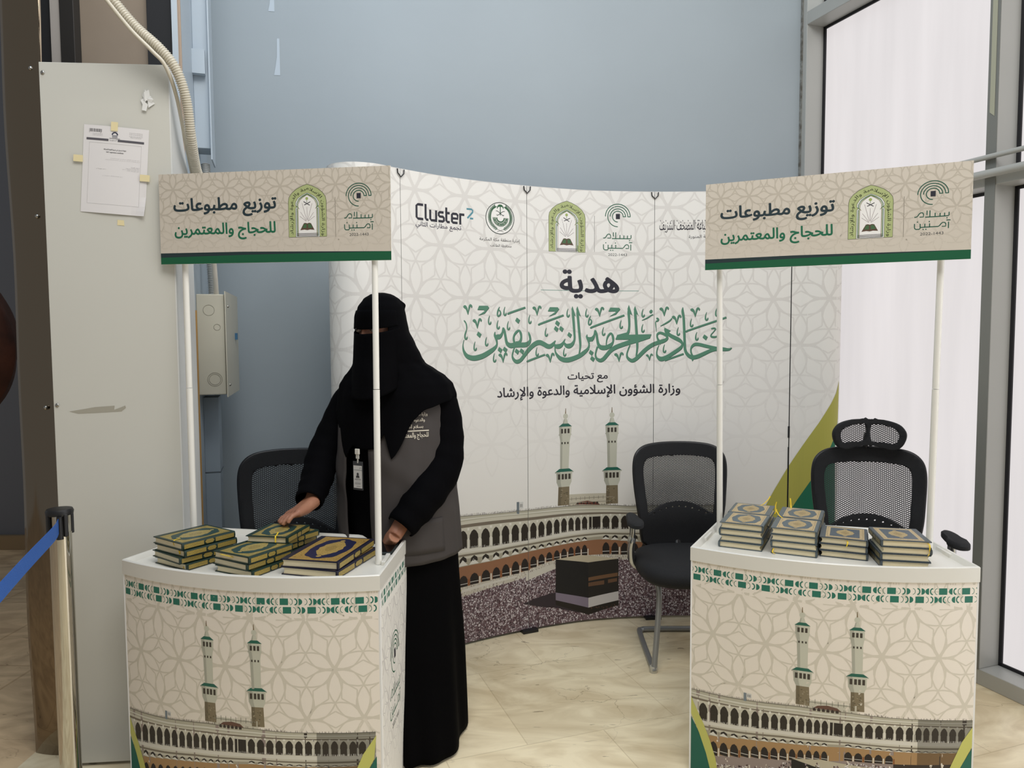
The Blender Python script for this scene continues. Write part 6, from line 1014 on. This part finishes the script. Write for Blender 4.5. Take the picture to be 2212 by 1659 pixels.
# ================================================================== THE WOMAN
RW = Vector((-.43, 2.77, 0)); wm = thing('person', 'veiled woman in black abaya and grey vest, one hand on the green books', 'person', tuple(RW))
M_BLK = mat('black_crepe', L(5, 5, 7), .8, bump=.25, bscale=18, spec=.05); M_BL2 = mat('black_crepe_dress', L(5, 5, 6), .85, bump=.3, bscale=9, spec=.05); M_SKIN = mat('skin', L(168, 118, 90), .5, col2=L(150, 100, 76), vscale=14, bump=.12, bscale=120)
def rel(p): return (p[0] - RW.x, p[1] - RW.y, p[2])
TH0 = math.radians(-120); fd = Vector((-.5, -.866, 0)); sdv = Vector((.866, -.5, 0)); HC = Vector((-.482, 2.735, 1.54))
def bodymesh():
    mb = MB()
    mb.ball(HC, 1, 24, 16, sc=(.078, .095, .118)); mb.ball(HC + fd * .03 + Vector((0, 0, -.07)), 1, 16, 10, sc=(.055, .06, .055))
    c = HC + fd * .085; mb.tube([c + Vector((0, 0, .005)), c + fd * .012 + Vector((0, 0, -.035)), c + fd * .004 + Vector((0, 0, -.045))], [.007, .011, .009], 8)
    for s in (-1, 1): mb.ball(c + sdv * s * .034 + fd * -.012 + Vector((0, 0, .014)), .017, 10, 6, sc=(1, 1, .5)); mb.ball(HC + sdv * s * .078 + Vector((0, 0, -.01)), .02, 10, 6, sc=(.5, .9, 1.4))
    mb.tube([(-.47, 2.77, 1.32), HC + Vector((0, .01, -.09))], .052, 16)
    mb.loft([[(cx + rx * math.cos(a), cy + ry * math.sin(a), z) for a in [2 * PI * k / 24 for k in range(24)]] for z, cx, cy, rx, ry in ((.62, -.42, 2.78, .15, .11), (.85, -.425, 2.78, .16, .12), (1.02, -.43, 2.78, .135, .105), (1.2, -.435, 2.785, .15, .105), (1.33, -.44, 2.79, .14, .08), (1.38, -.45, 2.79, .06, .05))])
    for x in (-.49, -.33): mb.tube([(x, 2.78, .75), (x, 2.78, .45), (x, 2.79, .09)], [.085, .06, .04], 14); mb.tube([(x, 2.80, .05), (x - .02, 2.66, .03)], [.04, .03], 10)
    def arm(P, rr_): mb.tube(P, rr_, 14)
    arm([(-.30, 2.80, 1.31), (-.265, 2.735, 1.05), (-.415, 2.552, .812)], [.05, .042, .027]); arm([(-.59, 2.80, 1.31), (-.69, 2.76, 1.08), (-.712, 2.60, .925)], [.035, .038, .027])
    # her right hand, palm down over the green book
    w_ = Vector((-.712, 2.60, .925)); pc = Vector((-.739, 2.548, .906)); d = Vector((-.56, -.78, -.24)).normalized(); sx = Vector((.76, -.55, .26)).normalized(); up = d.cross(sx) * -1
    for k in range(4):
        u = (k - 1.5) / 1.5; mb.tube([w_ + sx * u * .014, pc + sx * u * .020 + up * .002, pc + d * .038 + sx * u * .030], [.024, .020, .0145], 12)
    tipz = .871
    for k, (ln, cu) in enumerate(((.052, .9), (.060, 1.0), (.057, 1.05), (.045, 1.1))):
        u = (k - 1.5) / 1.5; b = pc + d * .036 + sx * (u * -.031); p1 = b + d * ln * .48 + Vector((0, 0, .001)); p2 = p1 + (d * .8 + Vector((0, 0, -.55 * cu))).normalized() * ln * .32; p3 = p2 + (d * .5 + Vector((0, 0, -.9 * cu))).normalized() * ln * .22
        p3.z = max(p3.z, tipz); p2.z = max(p2.z, tipz + .004); mb.tube([b, p1, p2, p3], [.0098, .0088, .008, .0066], 10)
    b = pc + sx * -.022 + d * -.012; mb.tube([b, b - sx * .012 + d * .028 + Vector((0, 0, -.008)), b - sx * .010 + d * .052 + Vector((0, 0, -.018)), b - sx * .004 + d * .072 + Vector((0, 0, -.027))], [.013, .0115, .0095, .0075], 10)
    # her left hand, low behind the tray
    w_ = Vector((-.415, 2.552, .815)); pc = Vector((-.448, 2.590, .775)); d = Vector((-.58, .25, -.78)).normalized(); sx = Vector((.25, -.95, -.2)).normalized()
    for k in range(4):
        u = (k - 1.5) / 1.5; mb.tube([w_ + sx * u * .014, pc + sx * u * .02, pc + d * .036 + sx * u * .028], [.022, .018, .013], 12)
    for k, ln in enumerate((.052, .064, .068, .058)):
        u = (k - 1.5) / 1.5; b = pc + d * .034 + sx * u * .029; p1 = b + d * ln * .5; p2 = p1 + (d + Vector((-.3, .5, 0))).normalized() * ln * .3; p3 = p2 + (d * .4 + Vector((.2, .8, 0))).normalized() * ln * .22; mb.tube([b, p1, p2, p3], [.0098, .0088, .008, .0068], 10)
    b = pc + sx * .02; mb.tube([b, b + sx * .016 + d * .024, b + sx * .012 + d * .048], [.013, .011, .008], 10)
    mb.v = [rel(p) for p in mb.v]; return mb
bo = bodymesh().build('body', M_SKIN, wm, smooth=True)
md = bo.modifiers.new('union', 'REMESH'); md.mode = 'VOXEL'; md.voxel_size = .0034; md.use_smooth_shade = True
md = bo.modifiers.new('relax', 'SMOOTH'); md.factor = .5; md.iterations = 3
for s in (-1, 1):
    c = HC + fd * .082 + sdv * s * .033 + Vector((0, 0, -.004)); MB().ball(rel(c), .0125, 14, 10).build('eye', mat('lid_shaded_eye', L(150, 140, 134), .2), wm, smooth=True)  # eye white toned down, lid shade included in its colour
    MB().ball(rel(c + fd * .0085 + Vector((-.001, 0, -.001))), .0062, 12, 8).build('iris', mat('dark_iris', L(24, 16, 12), .15), wm, smooth=True)
    MB().tube([rel(c + sdv * x + fd * (.012 - abs(x) * .3) + Vector((0, 0, .0075 - 18 * x * x))) for x in (-.015, -.007, 0, .007, .015)], .0016, 6).build('eyelash', M_BLK, wm, smooth=True)
def ring_at(T, z):
    if z >= T[0][0]: return T[0][1:]
    for a, b in zip(T, T[1:]):
        if z >= b[0]:
            t = (a[0] - z) / (a[0] - b[0]); t = t * t * (3 - 2 * t) * .4 + t * .6; return tuple(x + (y - x) * t for x, y in zip(a[1:], b[1:]))
    return T[-1][1:]
def garment(name, T, hem, m, skip=None, th0=0, th1=2 * PI, nt=46, nz=44, fold=None, add=0, solid=.003, ztop=None):
    fz = ztop if callable(ztop) else (lambda th: ztop if ztop is not None else T[0][0]); mb = MB(); vs = []; fs = []
    full = abs(th1 - th0 - 2 * PI) < 1e-6; cols = nt if full else nt + 1
    for j in range(nz + 1):
        for i in range(cols):
            th = th0 + (th1 - th0) * i / nt; zt_ = fz(th); z = zt_ + (hem(th) - zt_) * j / nz; cx, cy, rx, ry = ring_at(T, z); f = 1 + (fold(th, z) if fold else 0); vs.append(rel((cx + (rx * f + add) * math.cos(th), cy + (ry * f + add) * math.sin(th), z)))
    for j in range(nz):
        for i in range(nt):
            th = th0 + (th1 - th0) * (i + .5) / nt; z = fz(th) + (hem(th) - fz(th)) * (j + .5) / nz
            if skip and skip(th, z): continue
            k = (i + 1) % cols if full else i + 1; fs.append((j * cols + i, j * cols + k, (j + 1) * cols + k, (j + 1) * cols + i))
    mb.add(vs, fs); return mb.build(name, m, wm, smooth=True, solid=solid)
def wrap(a): return (a + PI) % (2 * PI) - PI
DR = [(1.385, -.455, 2.78, .06, .06), (1.34, -.445, 2.785, .15, .10), (1.25, -.44, 2.78, .182, .13), (1.05, -.43, 2.775, .183, .15), (.85, -.42, 2.775, .20, .165), (.65, -.41, 2.775, .200, .175), (.30, -.375, 2.77, .182, .225), (.012, -.345, 2.765, .160, .285)]
garment('abaya', DR, lambda t: .012, M_BL2, fold=lambda th, z: max(0, .8 - z) * (.07 * math.sin(6 * th + 1.2 * z) + .035 * math.sin(11 * th + 2) ) + .008 * math.sin(9 * th + 6 * z) - .34 * max(0, .7 - z) / .7 * math.exp(-(wrap(th - math.radians(-128)) / .38) ** 2), nt=96, nz=60)
VS = [(1.33, -.44, 2.785, .165, .112), (1.25, -.445, 2.78, .205, .145), (1.05, -.440, 2.770, .216, .170), (.85, -.430, 2.77, .226, .184), (.68, -.420, 2.775, .226, .200)]
va, vb_ = math.radians(-139), math.radians(-109)
vest = garment('vest', VS, lambda th: .690 + .014 * math.cos(th), mat('grey_twill', L(60, 55, 53), .8, bump=.35, bscale=7, var=.08, vscale=5), th0=vb_, th1=va + 2 * PI, nt=80, fold=lambda th, z: .034 * max(0, math.sin(4.5 * wrap(th) + 26 * z)) ** 1.5 * math.exp(-((z - 1.05) / .16) ** 2) + .008 * math.sin(4 * wrap(th)) + .008 * math.sin(17 * th + 3 * z), solid=.005)
# hand pocket and printed emblem on the vest
def onV(th, z, off): cx, cy, rx, ry = ring_at(VS, z); f = 1 + .034 * max(0, math.sin(4.5 * wrap(th) + 26 * z)) ** 1.5 * math.exp(-((z - 1.05) / .16) ** 2) + .008 * math.sin(4 * wrap(th)) + .008 * math.sin(17 * th + 3 * z); return rel((cx + (rx * f + off) * math.cos(th), cy + (ry * f + off) * math.sin(th), z))
pk = MB(); n = 10
pk.sheet(lambda a, z: onV(a, z, .0050), [math.radians(-86 + 46 * i / n) for i in range(n + 1)], [.735 + .12 * j / 6 for j in range(7)]); pk.build('pocket', mat('grey_twill'), wm, smooth=True, solid=.003)
EA = Art((0, 0, .10, .105)); CI = L(206, 198, 182)
for t_, bx in (('وزارة الشؤون الإسلامية', (.004, .084, .096, .100)), ('والدعوة والإرشاد', (.014, .064, .086, .080)), ('بسلام آمنين', (.02, .040, .080, .058)), ('للحجاج والمعتمرين', (.006, .004, .094, .030))): EA.text(t_, bx, CI, 1, .02)
EA.rect_(.004, .0335, .096, .0375, CI, 1)
em = MB(); EA.lay(em, lambda u, v, e: onV(math.radians(-84 + 36 * u / .10), 1.135 + v, .0042 + e), .012, .0001); em.c = [WHITE] * len(em.c)
em.build('printed_emblem', mat('cream_ink', CI, .6), wm)
def sleeve(P, rs, name='sleeve'):
    Q = cr(P, 8); n = len(Q); RS = [lerp(i / (n - 1), [(k / (len(rs) - 1), r) for k, r in enumerate(rs)]) * (1 + .045 * math.sin(i * 1.5) * (i / n)) for i in range(n)]
    MB().tube([rel(p) for p in Q], RS, 20, caps=False).build(name, M_BLK, wm, smooth=True, solid=.003)
sleeve([(-.33, 2.80, 1.335), (-.285, 2.785, 1.27), (-.262, 2.77, 1.16), (-.268, 2.72, 1.03), (-.325, 2.625, .925), (-.395, 2.565, .840)], [.04, .072, .076, .080, .068, .052])
sleeve([(-.56, 2.80, 1.335), (-.622, 2.81, 1.27), (-.668, 2.79, 1.17), (-.705, 2.745, 1.065), (-.716, 2.67, .980), (-.722, 2.592, .926)], [.04, .056, .058, .062, .056, .047])
HT_ = [(1.668, -.480, 2.752, .012, .012), (1.661, -.48, 2.748, .042, .048), (1.645, -.48, 2.745, .064, .074), (1.615, -.481, 2.742, .083, .098), (1.58, -.482, 2.74, .091, .110), (1.53, -.479, 2.742, .097, .114), (1.48, -.468, 2.75, .110, .115), (1.44, -.461, 2.755, .122, .117), (1.41, -.456, 2.76, .130, .118), (1.385, -.446, 2.77, .156, .124), (1.36, -.440, 2.775, .186, .130), (1.33, -.436, 2.775, .209, .140), (1.29, -.434, 2.775, .220, .152), (1.20, -.434, 2.775, .224, .166), (1.10, -.434, 2.772, .216, .176), (1.0, -.434, 2.77, .21, .18)]
HEM = [(-180, 1.26), (-165, 1.23), (-150, 1.13), (-141, 1.072), (-132, 1.12), (-118, 1.105), (-104, 1.11), (-95, 1.165), (-88, 1.07), (-80, 1.115), (-70, 1.20), (-58, 1.245), (-35, 1.265), (0, 1.285), (60, 1.18), (90, 1.13), (130, 1.18), (180, 1.26)]
hemf = lambda th: lerp(math.degrees(wrap(th)), HEM)
garment('headscarf', HT_, hemf, M_BLK, skip=lambda th, z: abs(wrap(th - TH0)) < math.radians(54) and 1.45 < z < 1.585, nt=110, nz=80, fold=lambda th, z: .012 * math.sin(5 * th + 20 * z) * (1 if z < 1.5 else .3) + .012 * math.sin(13 * th - 9 * z) * (1 if z < 1.42 else 0) + .14 * math.exp(-((wrap(th - .1)) / .16) ** 2 - ((z - 1.628) / .012) ** 2), solid=.003)
a70 = math.radians(78)
garment('forehead_band', HT_, lambda th: 1.533 + .008 * abs(wrap(th - TH0)) ** 2, M_BLK, th0=TH0 - a70, th1=TH0 + a70, nt=30, nz=8, add=.0035, solid=.002, ztop=1.603)
VL = [(1.53, -.481, 2.74, .094, .116), (1.44, -.484, 2.735, .094, .124), (1.36, -.486, 2.725, .096, .134), (1.26, -.486, 2.715, .098, .140)]
garment('face_veil', VL, lambda th: 1.285 + .02 * wrap(th - TH0) ** 2, M_BLK, th0=TH0 - a70, th1=TH0 + math.radians(84), nt=34, nz=24, add=.003, solid=.002, ztop=lambda th: 1.517 + .012 * abs(wrap(th - TH0)) ** 2, fold=lambda th, z: .01 * math.sin(8 * th + 8 * z) * max(0, (1.45 - z) * 5))
# staff badge
bg_ = thing('id_badge', 'white staff card in a clear holder clipped to the black dress', 'badge', (-.546, 2.590, 0), R(-28))
A = Art((-.021, 0, .021, .10)); A.rect_(-.019, .006, .019, .086, L(206, 204, 200), 1); A.rect_(-.019, .070, .019, .0715, L(150, 156, 152), 2); A.disc(0, .056, .0048, L(60, 58, 60), 2, 12); A.poly([(-.008, .043), (-.006, .051), (.006, .051), (.008, .043)], L(60, 58, 60), 2)
A.text('وزارة الشؤون', (-.013, .036, .013, .040), L(50, 48, 52), 2, .01); A.text('الإسلامية', (-.008, .030, .010, .0335), L(50, 48, 52), 2)
for z in (.024, .020, .012): A.rect_(-.006 if z < .015 else -.012, z, .012, z + .0012, L(120, 118, 120), 2)
A.arc(.012, .077, .003, 0, 4.5, .0008, L(60, 110, 90), 2, 10)
mb = MB(); mb.box((0, .0015, .05), (.043, .002, .102), col=L(60, 62, 64)); A.lay(mb, lambda u, v, e: (u, -e, v), None, .0004); mb.v = [(x, y, z + .968) for x, y, z in mb.v]; mb.build('card', attr_mat('badge_print', .3), bg_)
MB().box((0, 0, 1.088), (.013, .003, .018)).box((0, .001, 1.073), (.005, .002, .02)).build('strap', mat('clear_strap', L(196, 194, 186), .3), bg_)
MB().box((0, -.001, 1.104), (.019, .006, .020)).build('clip', mat('white_clip', L(214, 210, 200), .35), bg_, bevel=.002)
